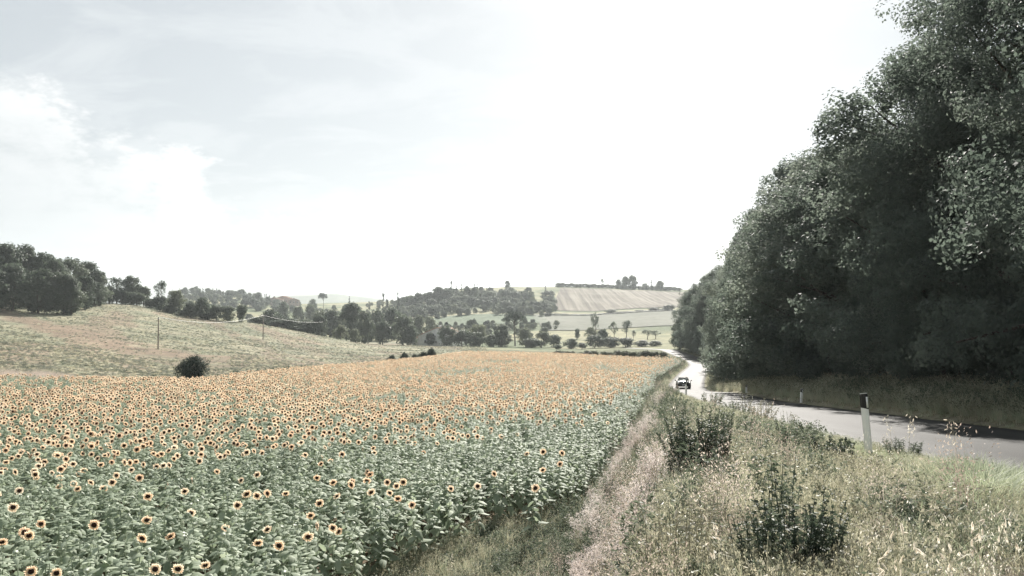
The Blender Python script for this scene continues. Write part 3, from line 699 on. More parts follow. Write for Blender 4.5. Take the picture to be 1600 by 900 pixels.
# hedge between pale field and ploughed field
hb = [(852, 497), (866, 491), (880, 493), (897, 489), (912, 491), (928, 492), (945, 487), (956, 481), (972, 489), (984, 488), (1000, 482), (1014, 484), (1022, 478), (1036, 480), (1046, 474)]
for k, (p, t) in enumerate(hb):
    tree_at('broad', p, t + 2, 19, 655, f'{ORD[k]} tree from the left in the hedge below the ploughed field', 'trees of the hedge below the ploughed field')
for k, p in enumerate(range(856, 1060, 12)):
    tree_at('broad', p, 494 - (p - 856) * 0.04, 18, 648, 'low bush in the hedge line under the ploughed field', 'low bushes under the ploughed field', cat='bush', name='hedge_bush')
# the ridge
rid = [('wood', 793, 438, 10, 930, 'lone round tree on the hill skyline'), ('open', 941, 434, 6, 935, 'small spindly tree on the skyline above the ploughed field'), ('broad', 966, 436, 10, 935, 'small round tree left of the big twin crowns on the skyline'), ('broad', 977, 431, 15, 935, 'left one of the big twin crowns on the skyline'), ('broad', 988, 429.5, 17, 932, 'right one of the big twin crowns on the skyline'), ('cypress', 1018, 437, 5, 930, 'tiny dark cypress on the skyline near the wood edge'), ('broad', 1031, 438, 14, 930, 'wide low tree on the skyline right of the tiny cypress'), ('broad', 1008, 442, 12, 930, 'low skyline bush left of the tiny cypress')]
for a in rid: tree_at(*a[:5], a[5])
for p in range(872, 1066, 7):
    tree_at('broad', p, 442 + (p - 872) * 0.035 + random.uniform(-1, 1), 11, 925, 'dark bush in the hedge along the top of the ploughed field', 'bushes of the hedge on the hill ridge', cat='bush', name='hedge_bush')
# wooded hill centre
for a in [(686, 448, 28, 'wood'), (672, 455, 22, 'broad'), (700, 450, 20, 'broad'), (730, 446, 16, 'broad'), (741, 447, 14, 'wood'), (655, 457, 20, 'broad'), (640, 461, 18, 'broad'), (765, 454, 24, 'broad')]:
    tree_at(a[3], a[0], a[1], a[2], 760, 'rounded tree on the skyline of the wooded hill', 'skyline trees of the wooded hill')
cyp = [(705, 440, 5, 760), (713, 446, 4, 770), (721, 443, 4, 770), (742, 444, 4, 770), (745.5, 444, 4, 772), (760, 449, 4, 765), (599, 459, 6, 620), (622, 457, 6, 640), (668, 459, 4, 700), (712, 468, 5, 700), (818, 464, 7, 660), (577, 470, 4, 640), (852, 447, 5, 820), (546, 463, 3, 900), (605, 466, 7, 620)]
cd = ['tallest thin cypress on the wooded hill skyline', 'short cypress right of the tallest one', 'slim pale cypress on the wooded hill skyline', 'left of two close cypresses on the hill skyline', 'right of two close cypresses on the hill skyline', 'short cypress at the right of the wooded hill crest', 'dark cypress rising above the left valley trees', 'dark cypress at the left foot of the wooded hill', 'cypress among the bushes low on the wooded hill', 'tall dark cypress in the face of the wooded hill', 'cypress above the umbrella pine', 'tiny cypress above the biggest valley tree', 'dark small cypress left of the ploughed field top', 'tiny cypress beside the far slanting pine', 'wide dark cypress right beside the valley one']
for a, d in zip(cyp, cd): tree_at('cypress', *a, d)
g = np.random.default_rng(5)
n = 0
while n < 90:
    px = g.uniform(618, 872); Y = g.uniform(640, 820)
    x = (px - 800) / F * Y; py = proj(x, Y, gz(x, Y))[1]
    if px > 835 and py < 470: continue
    if px > 862: continue
    lo = 462 + max(0, (680 - px)) * 0.1
    if py < lo or py > 498: continue
    h = g.uniform(12, 22) / F * Y
    plant_tree('broad' if g.random() < 0.7 else 'wood', x, Y, h * 0.85, h * g.uniform(0.9, 1.2), 'rounded tree in the hazy wood covering the middle hill', 'trees in the wood on the middle hill'); n += 1
# left distance: low wooded ridge with a comb of cypresses
for k in range(40):
    px = g.uniform(265, 470); Y = g.uniform(840, 1050)
    x = (px - 800) / F * Y; h = g.uniform(8, 15) / F * Y
    plant_tree('broad', x, Y, h, h * 1.2, 'hazy tree on the low wooded ridge in the left distance', 'trees on the low ridge in the left distance')
for k in range(24):
    px = 308 + k * 5.2 + g.uniform(-1.5, 1.5)
    tree_at('cypress', px, 449 + k * 0.55 + g.uniform(-2, 1.5), 3.4, 1060, 'one of the comb of tiny cypresses on the distant ridge', 'cypresses in a comb on the distant ridge')
for k in range(75):
    px = g.uniform(385, 860); Y = g.uniform(400, 780)
    if px > 650 and Y > 520: continue
    if 448 < px < 500 and 540 < Y < 700: continue
    x = (px - 800) / F * Y; h = g.uniform(9, 15) / F * Y
    plant_tree('pale' if g.random() < 0.3 else 'broad', x, Y, min(h, 9), h * 1.15, 'hazy rounded tree scattered over the valley floor', 'trees scattered over the valley floor')
tree_at('umbrella', 505, 456, 15, 860, 'slanting dark pine standing out in the hazy left distance').rotation_euler[0] = 0.0
tree_at('broad', 488, 466, 14, 850, 'dark tree just left of the slanting distant pine')
tree_at('broad', 443, 470, 20, 600, 'grey tree under the distant red roofs')
tree_at('broad', 466, 477, 20, 560, 'dark bush row left of the ripe field in the valley')
tree_at('broad', 485, 474, 18, 600, 'rounded bush above the ripe field in the valley')
# row of hedge bushes behind the right half of the field, hiding the far road
for k in range(15):
    px = 872 + k * 11.6
    tree_at('pale', px, 547 + (k % 4) * 0.9 + max(0, px - 1000) * 0.02, 24, 158 + (k % 3), f'{ORD[k]} low hedge bush from the left behind the right half of the sunflower field', 'low hedge behind the sunflower field', cat='bush', name='hedge_bush')
# bushes near the sunflower field
bush_big = tree_at('ball', 301, 554, 47, 93, 'big dark round bush standing alone behind the sunflowers', cat='bush', name='round_bush')
for a in [(632, 550, 20, 132, 'low dark bush left of the knobbed pair at the field edge'), (612, 554, 18, 131, 'flat dark bush at the left end of the field-edge bushes'), (648, 552, 12, 133, 'tiny dark bush between the field-edge bushes'), (662, 549, 20, 136, 'dark bush left half of the knobbed pair at the field edge'), (674, 543, 20, 137, 'dark bush right half of the knobbed pair at the field edge')]:
    tree_at('ball', *a[:4], a[4], cat='bush', name='round_bush')

# ------------------------------------------------------------------ scattered plants
def scatter(name, P, ROT, S, I, protos, label=None, cat=None):
    """one object of many small plants: points carrying a rotation, a size and which plant stands there"""
    P = np.asarray(P, np.float32)
    me = bpy.data.meshes.new(name); me.vertices.add(len(P)); me.vertices.foreach_set('co', P.ravel())
    a = me.attributes.new('rot', 'FLOAT_VECTOR', 'POINT'); a.data.foreach_set('vector', np.asarray(ROT, np.float32).ravel())
    a = me.attributes.new('scl', 'FLOAT', 'POINT'); a.data.foreach_set('value', np.asarray(S, np.float32))
    a = me.attributes.new('idx', 'INT', 'POINT'); a.data.foreach_set('value', np.asarray(I, np.int32))
    me.update()
    cl = bpy.data.collections.new(name + '_kinds')
    for i, p in enumerate(protos):
        cl.objects.link(bpy.data.objects.new('%s_kind_%02d' % (name, i), p))
    g = bpy.data.node_groups.new(name, 'GeometryNodeTree')
    g.interface.new_socket('Geometry', in_out='INPUT', socket_type='NodeSocketGeometry')
    g.interface.new_socket('Geometry', in_out='OUTPUT', socket_type='NodeSocketGeometry')
    gi = g.nodes.new('NodeGroupInput'); go = g.nodes.new('NodeGroupOutput')
    ip = g.nodes.new('GeometryNodeInstanceOnPoints'); ci = g.nodes.new('GeometryNodeCollectionInfo')
    ci.inputs['Collection'].default_value = cl
    ci.inputs['Separate Children'].default_value = True; ci.inputs['Reset Children'].default_value = True
    ip.inputs['Pick Instance'].default_value = True
    def attr(n, t):
        k = g.nodes.new('GeometryNodeInputNamedAttribute'); k.data_type = t; k.inputs['Name'].default_value = n
        return [s for s in k.outputs if s.enabled and s.name == 'Attribute'][0]
    g.links.new(gi.outputs[0], ip.inputs['Points']); g.links.new(ci.outputs[0], ip.inputs['Instance'])
    g.links.new(attr('idx', 'INT'), ip.inputs['Instance Index'])
    g.links.new(attr('rot', 'FLOAT_VECTOR'), ip.inputs['Rotation'])
    g.links.new(attr('scl', 'FLOAT'), ip.inputs['Scale'])
    g.links.new(ip.outputs[0], go.inputs[0])
    o = obj(name, me)
    md = o.modifiers.new('plants', 'NODES'); md.node_group = g
    return tag(o, label, cat, kind='stuff')

# ---- the rest of the far woods, too many to tell apart
def woods():
    g = np.random.default_rng(77)
    px = g.uniform(612, 866, 900); Y = g.uniform(620, 880, 900); x = (px - 800) / F * Y; z = ground(x, Y); py = HOR - F * z / Y
    k = (py > 459 + np.maximum(0, 680 - px) * 0.1) & (py < 497) & ~((px > 835) & (py < 472)); k &= np.cumsum(k) <= 150
    x1, y1, z1, h1 = x[k], Y[k], z[k], g.uniform(9, 15, k.sum()) / F * Y[k]
    px = g.uniform(262, 470, 70); Y = g.uniform(830, 1080, 70); x = (px - 800) / F * Y; z = ground(x, Y)
    x2, y2, z2, h2 = x, Y, z, g.uniform(7, 12, 70) / F * Y
    px = g.uniform(470, 700, 60); Y = g.uniform(700, 1000, 60); x = (px - 800) / F * Y; z = ground(x, Y)
    # low trees along the field hedges in front of the hill, and the thick valley floor
    p3 = np.concatenate([g.uniform(688, 870, 60), g.uniform(470, 700, 90)]); y3 = np.concatenate([g.uniform(505, 545, 60), g.uniform(400, 640, 90)]); kk = ~((p3 > 445) & (p3 < 500) & (y3 > 540)); p3, y3 = p3[kk], y3[kk]
    x3 = (p3 - 800) / F * y3; z3 = ground(x3, y3); h3 = g.uniform(6, 12, len(p3)) / F * y3
    x1 = np.concatenate([x1, x3]); y1 = np.concatenate([y1, y3]); z1 = np.concatenate([z1, z3]); h1 = np.concatenate([h1, h3])
    X = np.concatenate([x1, x2, x]); Yc = np.concatenate([y1, y2, Y]); Z = np.concatenate([z1, z2, z]); Hh = np.concatenate([h1, h2, g.uniform(6, 10, 60) / F * Y])
    n = len(X)
    scatter('far_woodland', np.stack([X, Yc, Z], 1), np.stack([np.zeros(n), np.zeros(n), g.random(n) * 6.28], 1), Hh, g.integers(0, 8, n), [v[0] for v in KIND['broad'][0]] + [v[0] for v in KIND['pale'][0]],
            'hazy mass of rounded crowns filling the woods of the far hills', 'woodland')
woods()

# ---- sunflower pieces (unit metres, standing at the origin, bloom facing -Y)
def sf_leaf_mesh(seed):
    """heart shaped drooping leaf with a stalk, growing along +X"""
    g = np.random.default_rng(seed); mb = MB()
    L = 0.23; W = 0.20
    xs = np.array([0.0, 0.05, 0.16, 0.30, 0.36]) + 0.0
    wv = np.array([0.004, 0.55, 1.0, 0.5, 0.0]) * W / 2
    dz = np.array([0.0, 0.03, 0.02, -0.05, -0.10]) + g.normal(size=5) * 0.008
    V = []
    for x, w_, z in zip(xs, wv, dz): V += [(x, -w_, z - w_ * 0.35 + 0.0), (x, 0, z), (x, w_, z - w_ * 0.35)]
    Fq = []
    for i in range(4): Fq += [(3 * i, 3 * i + 3, 3 * i + 4, 3 * i + 1), (3 * i + 1, 3 * i + 4, 3 * i + 5, 3 * i + 2)]
    mb.add(V, Fq, 0)
    return mb.build('sunflower_leaf', [M['sf_leaf']])
LEAFM = [sf_leaf_mesh(i) for i in range(3)]
def petals_mesh(seed, n=17, r0=0.046, r1=0.112):
    g = np.random.default_rng(seed)
    V = []; Fq = []
    for ring, (nn_, rr1, zz) in enumerate([(n, r1, -0.004), (n, r1 * 0.9, -0.016)]):
        for k in range(nn_):
            a = (k + 0.5 * ring) * 2 * PI / nn_ + g.normal() * 0.05; r = rr1 * g.uniform(0.85, 1.08)
            c, s = math.cos(a), math.sin(a); wdt = 0.017
            y = zz + g.normal() * 0.008
            m = (r0 + r) / 2
            b = len(V)
            V += [(c * r0, y, s * r0), (c * m - s * wdt, y - 0.008, s * m + c * wdt), (c * r, y + g.normal() * 0.012 + 0.008, s * r), (c * m + s * wdt, y - 0.008, s * m - c * wdt)]
            Fq.append((b, b + 1, b + 2, b + 3))
    return mesh('sunflower_petals', V, np.array(Fq), [M['petal']], [0])
def disk_mesh():
    mb = MB(); n = 14; V = [(0, -0.026, 0)]
    for r, y in ((0.025, -0.024), (0.045, -0.014), (0.053, 0.0)):
        V += [(r * math.cos(a), y, r * math.sin(a)) for a in np.arange(n) * 2 * PI / n]
    mb.add(V, [(0, 1 + j, 1 + (j + 1) % n) for j in range(n)])
    mb.add(V, [(1 + k * n + j, 1 + (k + 1) * n + j, 1 + (k + 1) * n + (j + 1) % n, 1 + k * n + (j + 1) % n) for k in range(2) for j in range(n)])
    return mb.build('seed_disk', [M['disk']], True)
def calyx_mesh():
    mb = MB(); n = 10; V = []
    for r, y in ((0.056, 0.002), (0.05, 0.02), (0.018, 0.035)):
        V += [(r * math.cos(a), y, r * math.sin(a)) for a in np.arange(n) * 2 * PI / n]
    mb.add(V, [(k * n + j, k * n + (j + 1) % n, (k + 1) * n + (j + 1) % n, (k + 1) * n + j) for k in range(2) for j in range(n)])
    for k in range(12):   # pointed green bracts
        a = k * 2 * PI / 12; c, s = math.cos(a), math.sin(a)
        mb.add([(c * 0.05 - s * 0.012, 0.004, s * 0.05 + c * 0.012), (c * 0.05 + s * 0.012, 0.004, s * 0.05 - c * 0.012), (c * 0.086, 0.0, s * 0.086)], [(0, 1, 2)])
    return mb.build('flower_base', [M['sf_leaf']])
def bud_mesh():
    mb = MB(); n = 8
    for k in range(11):
        a = k * 2 * PI / 11; c, s = math.cos(a), math.sin(a)
        mb.add([(c * 0.02, 0.01, s * 0.02), (c * 0.045 - s * 0.014, -0.01, s * 0.045 + c * 0.014), (c * 0.05, -0.05, s * 0.05), (c * 0.045 + s * 0.014, -0.01, s * 0.045 - c * 0.014)], [(0, 1, 2, 3)])
    V = [(0, -0.035, 0)]
    for r, y in ((0.026, -0.026), (0.036, 0.0), (0.014, 0.03)):
        V += [(r * math.cos(a), y, r * math.sin(a)) for a in np.arange(n) * 2 * PI / n]
    mb.add(V, [(0, 1 + j, 1 + (j + 1) % n) for j in range(n)])
    mb.add(V, [(1 + k * n + j, 1 + (k + 1) * n + j, 1 + (k + 1) * n + (j + 1) % n, 1 + k * n + (j + 1) % n) for k in range(2) for j in range(n)])
    return mb.build('bud', [M['sf_stem']])
PETM = [petals_mesh(i) for i in range(3)]; DISKM = disk_mesh(); CALM = calyx_mesh(); BUDM = bud_mesh()
def stem_mesh(seed, H):
    g = np.random.default_rng(seed); mb = MB()
    z = np.linspace(-0.05, H - 0.03, 6); bx = g.normal(size=2) * 0.03
    pts = np.stack([bx[0] * np.sin(z / H * PI), bx[1] * np.sin(z / H * PI), z], 1)
    pts = np.vstack([pts, [0, -0.035, H + 0.0]])
    mb.tube(pts, np.concatenate([np.linspace(0.014, 0.009, 6), [0.008]]), 5, cap=False)
    return mb.build('sunflower_stem', [M['sf_stem']], True)
SFV = []     # variants: height, stem mesh, leaf placements
for i in range(6):
    g = np.random.default_rng(40 + i)
    H = 1.6
    lv = []
    for k in range(18 if i < 3 else 21):
        z = 0.25 + (H - 0.37) * (k / 18.0) ** 0.85; z = min(z, H - 0.08)
        s = (1.10 - 0.60 * (z / H) ** 2) * g.uniform(0.75, 1.2)
        lv.append((z, k * 2.4 + g.normal() * 0.3, s, g.uniform(-0.45, 0.65) - 0.35 * (z / H > 0.85), k % 3))
    SFV.append((H, stem_mesh(60 + i, H), lv))
def xf(me, Mx):
    n = len(me.vertices); v = np.empty(n * 3, np.float32); me.vertices.foreach_get('co', v); v = v.reshape(-1, 3)
    Mx = np.array(Mx); return v @ Mx[:3, :3].T + Mx[:3, 3]
def faces(me):
    out3, out4 = [], []
    for p in me.polygons: (out3 if len(p.vertices) == 3 else out4).append(tuple(p.vertices))
    return out3, out4
from mathutils import Matrix, Euler
FC = {}
def put_piece(mb, me, Mx, m):
    if me.name not in FC: FC[me.name] = faces(me)
    f3, f4 = FC[me.name]; V = xf(me, Mx); b = mb.n
    mb.V.append(V); mb.n += len(V)
    if f3: mb.F[3].append(np.array(f3) + b); mb.M[3].append(np.full(len(f3), m))
    if f4: mb.F[4].append(np.array(f4) + b); mb.M[4].append(np.full(len(f4), m))
def leaf_M(z, a, s, tilt): return Matrix.Translation((0, 0, z)) @ Euler((0, tilt, a)).to_matrix().to_4x4() @ Matrix.Scale(s, 4)
HEADT = R(14)
def whole_sf(v, bloom, leaves=None):
    H, st, lv = SFV[v]; mb = MB(); I = Matrix.Identity(4)
    put_piece(mb, st, I, 1)
    for z, a, s, t, k in (lv if leaves is None else lv[-leaves:]): put_piece(mb, LEAFM[k], leaf_M(z, a, s, t), 0)
    Hm = Matrix.Translation((0, -0.04, H)) @ Euler((HEADT * [0.1, 1.6, -1.0][v % 3], 0, [0, 0.35, -0.3][v % 3])).to_matrix().to_4x4()
    if bloom:
        put_piece(mb, PETM[v % 3], Hm, 2); put_piece(mb, DISKM, Hm, 3); put_piece(mb, CALM, Hm, 0)
    elif v % 2: put_piece(mb, BUDM, Hm, 1)
    return mb.build('sunflower_whole', [M['sf_leaf'], M['sf_stem'], M['petal'], M['disk']])
SF_PROTO = [whole_sf(i, True) for i in range(3)] + [whole_sf(3 + i, False) for i in range(3)] + [whole_sf(i, True, 8) for i in range(3)] + [whole_sf(3 + i, False, 8) for i in range(3)]

HEADS = [(224,812),(412,826),(438,850),(330,883),(281,888),(397,849),(212,843),(486,802),(360,790),(167,762),(126,765),(113,725),(97,734),(49,735),(134,733),(189,744),(219,747),(30,768),(25,790),(301,797),(340,738),(379,752),(404,773),(416,771),(450,770),(511,785),(521,754),(531,776),(543,751),(548,758),(584,769),(575,740),(608,754),(611,770),(629,780),(618,760),(653,786),(702,763),(747,760),(777,740),(830,763),(846,734),(873,725),(880,708),(815,709),(842,706),(5,840),(40,832),(60,834),(95,893),(228,888),(42,890),(72,818),(150,822),(115,757),(268,836),(240,775),(285,768),(4,770),(575,752),(480,840),(525,826)]
def head_spot(px, py, H=1.6):
    lo, hi = 5.0, 140.0
    ys = np.geomspace(7, 140, 500); xs = (px - 800) / F * ys
    zz_ = ground(xs, ys) + H
    pr = HOR - F * zz_ / ys
    k = np.where(pr <= py)[0]
    if len(k) == 0: return None
    return xs[k[0]], ys[k[0]]
def sunflowers():
    g = np.random.default_rng(3)
    pts = []
    sp = 0.42
    y0 = 8.0
    # rows run away from the camera, bending with the field edge
    ys = np.concatenate([np.arange(y0, 40, sp), np.arange(40, 152, 0.31)])
    P = []
    for y in ys:
        e = float(tabs(y, EF)[0]) + 0.5 - 0.5 * (y < 26) * (26 - y) / 10
        x0 = -0.80 * y - 3 if y > 12 else -12
        xs = np.arange(math.floor(x0 / 0.6) * 0.6, e, 0.6) + 0.5 * math.sin(y * 0.12)
        xs = xs + (g.random(len(xs)) - 0.5) * 0.5
        P.append(np.stack([xs, y + (g.random(len(xs)) - 0.5) * 0.3], 1))
    P = np.vstack(P)
    px = 800 + F * P[:, 0] / P[:, 1]
    fe = tab(px, FE)
    keep = (P[:, 1] < fe) & (P[:, 0] < tabs(P[:, 1], EF) - 0.75 + 1.5 * vnoise(P[:, 0] * 1.7, P[:, 1] * 1.1, 66))
    # ragged near edge: the grassy headland in front
    nearE = np.interp(px, [-200, 380, 470, 560, 640, 700, 780, 850, 900, 940], [5, 8, 13.2, 16.6, 19.2, 21.2, 22.6, 23.5, 25.0, 27.5])
    nearE = nearE + (fbm(P[:, 0] * 0.8, P[:, 1] * 0.8, 61) - 0.5) * 2.6
    keep &= P[:, 1] > nearE
    keep &= g.random(len(P)) > 0.06
    P = P[keep]
    # clear a place for each bloom that can be picked out
    H0 = [head_spot(*h) for h in HEADS]; H0 = [h for h in H0 if h]
    HP = np.array(H0)
    d = np.min(np.hypot(P[:, None, 0] - HP[None, :, 0], P[:, None, 1] - HP[None, :, 1]), axis=1)
    P = P[d > 0.28]
    n = len(P); z = ground(P[:, 0], P[:, 1])
    Hs = g.uniform(0.86, 1.06, n) * (0.93 + 0.14 * fbm(P[:, 0] / 7, P[:, 1] / 7, 91))
    edge = tabs(P[:, 1], EF) - P[:, 0]
    Hs *= 0.82 + 0.18 * sstep(0.2, 1.6, edge)
    pxh = 800 + F * P[:, 0] / P[:, 1]; pyh = HOR - F * (z + 1.6 * Hs) / P[:, 1]
    B = np.interp(pxh, [0, 120, 300, 450, 600, 700, 800, 900, 980, 1040], [750, 738, 720, 702, 684, 668, 660, 640, 612, 582]) + (fbm(P[:, 0] / 3.0, P[:, 1] / 3.0, 71) - 0.5) * 70
    p = np.interp(pyh - B, [-70, -35, 0, 25, 60], [0.985, 0.88, 0.48, 0.08, 0.015])
    p = p * np.where(edge < 1.5, 0.35 + 0.4 * edge / 1.5, 1)
    patch = fbm(P[:, 0] / 6.0, P[:, 1] / 9.0, 72)
    p = p * np.where(patch > 0.66, 0.35, 1.0)
    bloom = g.random(n) < p
    # join with hand placed blooms
    hz = ground(HP[:, 0], HP[:, 1])
    P = np.vstack([P, HP]); z = np.concatenate([z, hz]); bloom = np.concatenate([bloom, np.ones(len(HP), bool)])
    Hs = np.concatenate([Hs, np.ones(len(HP))]); hand = np.concatenate([np.full(n, -1), np.arange(len(HP))]); n = len(P)
    face = np.where(g.random(n) < 0.8, g.normal(0.0, 0.45, n), g.uniform(-1.9, 1.9, n))
    face += np.arctan2(P[:, 0], P[:, 1]) * -0.6
    face = np.where(hand >= 0, g.normal(0, 0.3, n) - np.arctan2(P[:, 0], P[:, 1]) * 0.9, face)
    rot = np.stack([g.normal(0, 0.05, n), g.normal(0, 0.05, n), face], 1)
    rot[~bloom, 2] = g.uniform(-PI, PI, (~bloom).sum())
    px = 800 + F * P[:, 0] / P[:, 1]; py = HOR - F * (z + 1.6 * Hs) / P[:, 1]
    inview = (px > -8) & (px < 1100) & (py < 915)
    rank = np.where(inview, P[:, 1] * np.where(bloom, 0.62, 1.0), 1e9); rank[hand >= 0] = np.where(inview[hand >= 0], 0, 1e9)
    pick = np.argsort(rank)[:300]
    single = np.zeros(n, bool); single[pick] = True
    rest = ~single
    idx = np.where(bloom, g.integers(0, 3, n), 3 + g.integers(0, 3, n)) + np.where(P[:, 1] > 45, 6, 0)
    scatter('sunflower_crop', np.stack([P[rest, 0], P[rest, 1], z[rest]], 1), rot[rest], Hs[rest], idx[rest], SF_PROTO,
            'dense mass of peach-petalled sunflowers filling the field behind its front plants', 'sunflowers')
    print('sunflowers', n, 'singles', single.sum())
    def land(p):
        for lim, t in ((70, 'the left end of the hillside wood'), (150, 'the dark corner of the wood'), (215, 'the bare brown patch of slope'), (272, 'the nearer wooden pole'), (330, 'the lone round bush'), (390, 'the end of the hillcrest hedge'), (440, 'the second wooden pole'), (520, 'the dark crest hedge'), (600, 'the biggest valley tree'), (680, 'the field-edge bushes'), (740, 'the farmhouse'), (825, 'the umbrella pine')):
            if p < lim: return t
        return 'the pale field beyond'
    own = {0: 'lone camera-facing sunflower bloom above the low left trio',
           1: 'sunflower bloom with broad rays, upper one of the close low trio',
           2: 'round sunflower bloom, lower right one of the close low trio',
           3: 'lowest round sunflower bloom in the left half, right one of two',
           4: 'lowest sunflower bloom in the left half, left of a rounder one',
           5: 'sunflower bloom at the left of the close low trio',
           6: 'small sunflower bloom just left below the lone bloom over dark leaves',
           7: 'sunflower bloom low in the centre, standing right above the trio',
           8: 'sunflower bloom standing alone between the row of heads and the trio',
           46: 'sunflower bloom cut by the left edge near the bottom left corner',
           40: 'lone sunflower bloom near the right corner of the field above the headland grass',
           41: 'biggest sunflower bloom of the cluster near the right border of the field',
           36: 'sunflower bloom lowest right of the scattered central group',
           37: 'lone sunflower bloom between the central group and the right hand cluster',
           11: 'large round dark-centred sunflower bloom high in the left front row'}
    for i in np.where(single)[0]:
        H, st, lv = SFV[idx[i] % 6]
        e = bpy.data.objects.new('sunflower', None); COL.objects.link(e); e.empty_display_size = 0.1
        e.location = (P[i, 0], P[i, 1], z[i]); e.rotation_euler = rot[i]; s = Hs[i]; e.scale = (s, s, s)
        h = int(hand[i])
        if h in own: lab = own[h]
        elif bloom[i]:
            lab = ('open peach sunflower among green tops, straight below ' if h >= 0 else 'open peach sunflower in the thick band, straight below ') + land(px[i])
        else: lab = ('budding' if (idx[i] % 6) % 2 else 'flowerless') + ' green sunflower plant at the front, straight below ' + land(px[i])
        tag(e, lab, 'sunflower', 'sunflowers at the front of the field')
        obj('stem', st, e)
        for (lz, a, ls, t, k) in lv:
            if lz < 0.55: continue
            obj('leaf', LEAFM[k], e, (0, 0, lz), (0, t, a), (ls, ls, ls))
        Hm = ((0, -0.04, H), (HEADT * (0.5 + 0.3 * (idx[i] % 3)), 0, 0))
        if bloom[i]:
            fh = obj('flower_head', CALM, e, *Hm)
            if True:
                k_ = g.uniform(0.85, 1.12); fh.rotation_euler[0] += g.uniform(-0.25, 0.4); fh.scale = (k_, k_, k_)
            obj('petals', PETM[idx[i] % 3], fh); obj('seed_disk', DISKM, fh)
        elif (idx[i] % 6) % 2: obj('bud', BUDM, e, *Hm)
sunflowers()

# ------------------------------------------------------------------ verge plants
def tuft(seed, n, h, spread, w, lean, mat, head=None, hmat=None, hn=8, hl=0.02, hw=0.4, hzone=0.35, wild=0.25):
    g = np.random.default_rng(seed)
    a = g.random(n) * 2 * PI; rb = spread * np.sqrt(g.random(n)); hh = h * g.uniform(0.55, 1.15, n)
    ph = a + g.normal(0, 0.8, n); ln = lean * g.uniform(0.2, 1.3, n)
    base = np.stack([rb * np.cos(a), rb * np.sin(a), np.full(n, -0.03)], 1)
    dr = np.stack([np.cos(ph), np.sin(ph), np.zeros(n)], 1)
    sd_ = np.stack([-np.sin(ph + g.normal(0, 0.6, n)), np.cos(ph), np.zeros(n)], 1)
    def at(t): return base + dr * (ln * hh * t ** 2)[:, None] + np.array([0, 0, 1]) * (hh * (t - 0.25 * ln * t ** 2))[:, None]
    ts = [0, 0.4, 0.75, 1.0]; ws = [1.0, 0.85, 0.5, 0.08]
    V = np.concatenate([np.stack([at(np.full(n, t)) - sd_ * w * k / 2, at(np.full(n, t)) + sd_ * w * k / 2], 1) for t, k in zip(ts, ws)], 1)  # n,8,3
    i = np.arange(n)[:, None] * 8
    Fq = np.concatenate([i + np.array([[0, 1, 3, 2]]), i + np.array([[2, 3, 5, 4]]), i + np.array([[4, 5, 7, 6]])])
    V = V.reshape(-1, 3); Fs = [Fq]; mi = [0]; mats = [mat]
    if head:
        k = np.repeat(np.arange(n), hn); t = 1 - hzone * g.random(n * hn) ** 1.2
        P = (base[k] + dr[k] * (ln[k] * hh[k] * t ** 2)[:, None] + np.array([0, 0, 1]) * (hh[k] * (t - 0.25 * ln[k] * t ** 2))[:, None])
        D = rnd_unit(n * hn, g)
        if head == 'droop':
            P = P + D * [0.045, 0.045, 0.01]; D = unit(D * 0.45 + np.array([0, 0, -1.0]))
        elif head == 'leaf':
            D[:, 2] = np.abs(D[:, 2]) * 0.6
        elif head == 'up':
            D = unit(D * 0.5 + np.array([0, 0, 1.0]))
        else:
            P = P + D * wild * hh[k][:, None] * 0.12 ; D = unit(D + np.array([0, 0, 0.5]))
        Ls = hl * g.uniform(0.6, 1.3, n * hn)
        V2, F2 = leaf_quads(P, D, rnd_unit(n * hn, g), Ls, Ls * hw)
        Fs.append(F2 + len(V)); V = np.vstack([V, V2]); mi.append(1); mats.append(hmat or mat)
    return mesh('tuft', V, Fs, mats, mi)
G = []
G += [tuft(i, 30, 0.30, 0.11, 0.0075, 0.9, M['grass']) for i in range(3)]                                    # 0-2 short green
G += [tuft(10 + i, 22, 0.44, 0.10, 0.0055, 0.8, M['straw'], 'up', M['straw'], 4, 0.022, 0.3, 0.2) for i in range(3)]   # 3-5 straw
G += [tuft(20 + i, 13, 0.80, 0.12, 0.004, 0.35, M['pink'], 'fluff', M['pink'], 30, 0.028, 0.36, 0.45, 1.3) for i in range(3)]  # 6-8 feathery
G += [tuft(30 + i, 5, 0.85, 0.08, 0.004, 0.45, M['straw'], 'droop', M['oat'], 11, 0.030, 0.27, 0.35) for i in range(2)]      # 9-10 oats
G += [tuft(40 + i, 11, 0.30, 0.09, 0.004, 0.7, M['weed'], 'leaf', M['weed'], 15, 0.045, 0.5, 0.9) for i in range(3)]         # 11-13 leafy
G += [tuft(50 + i, 9, 0.60, 0.09, 0.006, 0.3, M['weed'], 'leaf', M['weed'], 34, 0.05, 0.4, 0.9) for i in range(2)]           # 14-15 tall leafy
G += [tuft(60 + i, 11, 0.30, 0.09, 0.004, 0.7, M['grass'], 'leaf', M['weed_pale'], 15, 0.04, 0.45, 0.9) for i in range(2)]     # 16-17 pale leafy
G += [tuft(70 + i, 40, 0.16, 0.12, 0.005, 1.6, M['pink']) for i in range(2)]                                  # 18-19 flattened dry
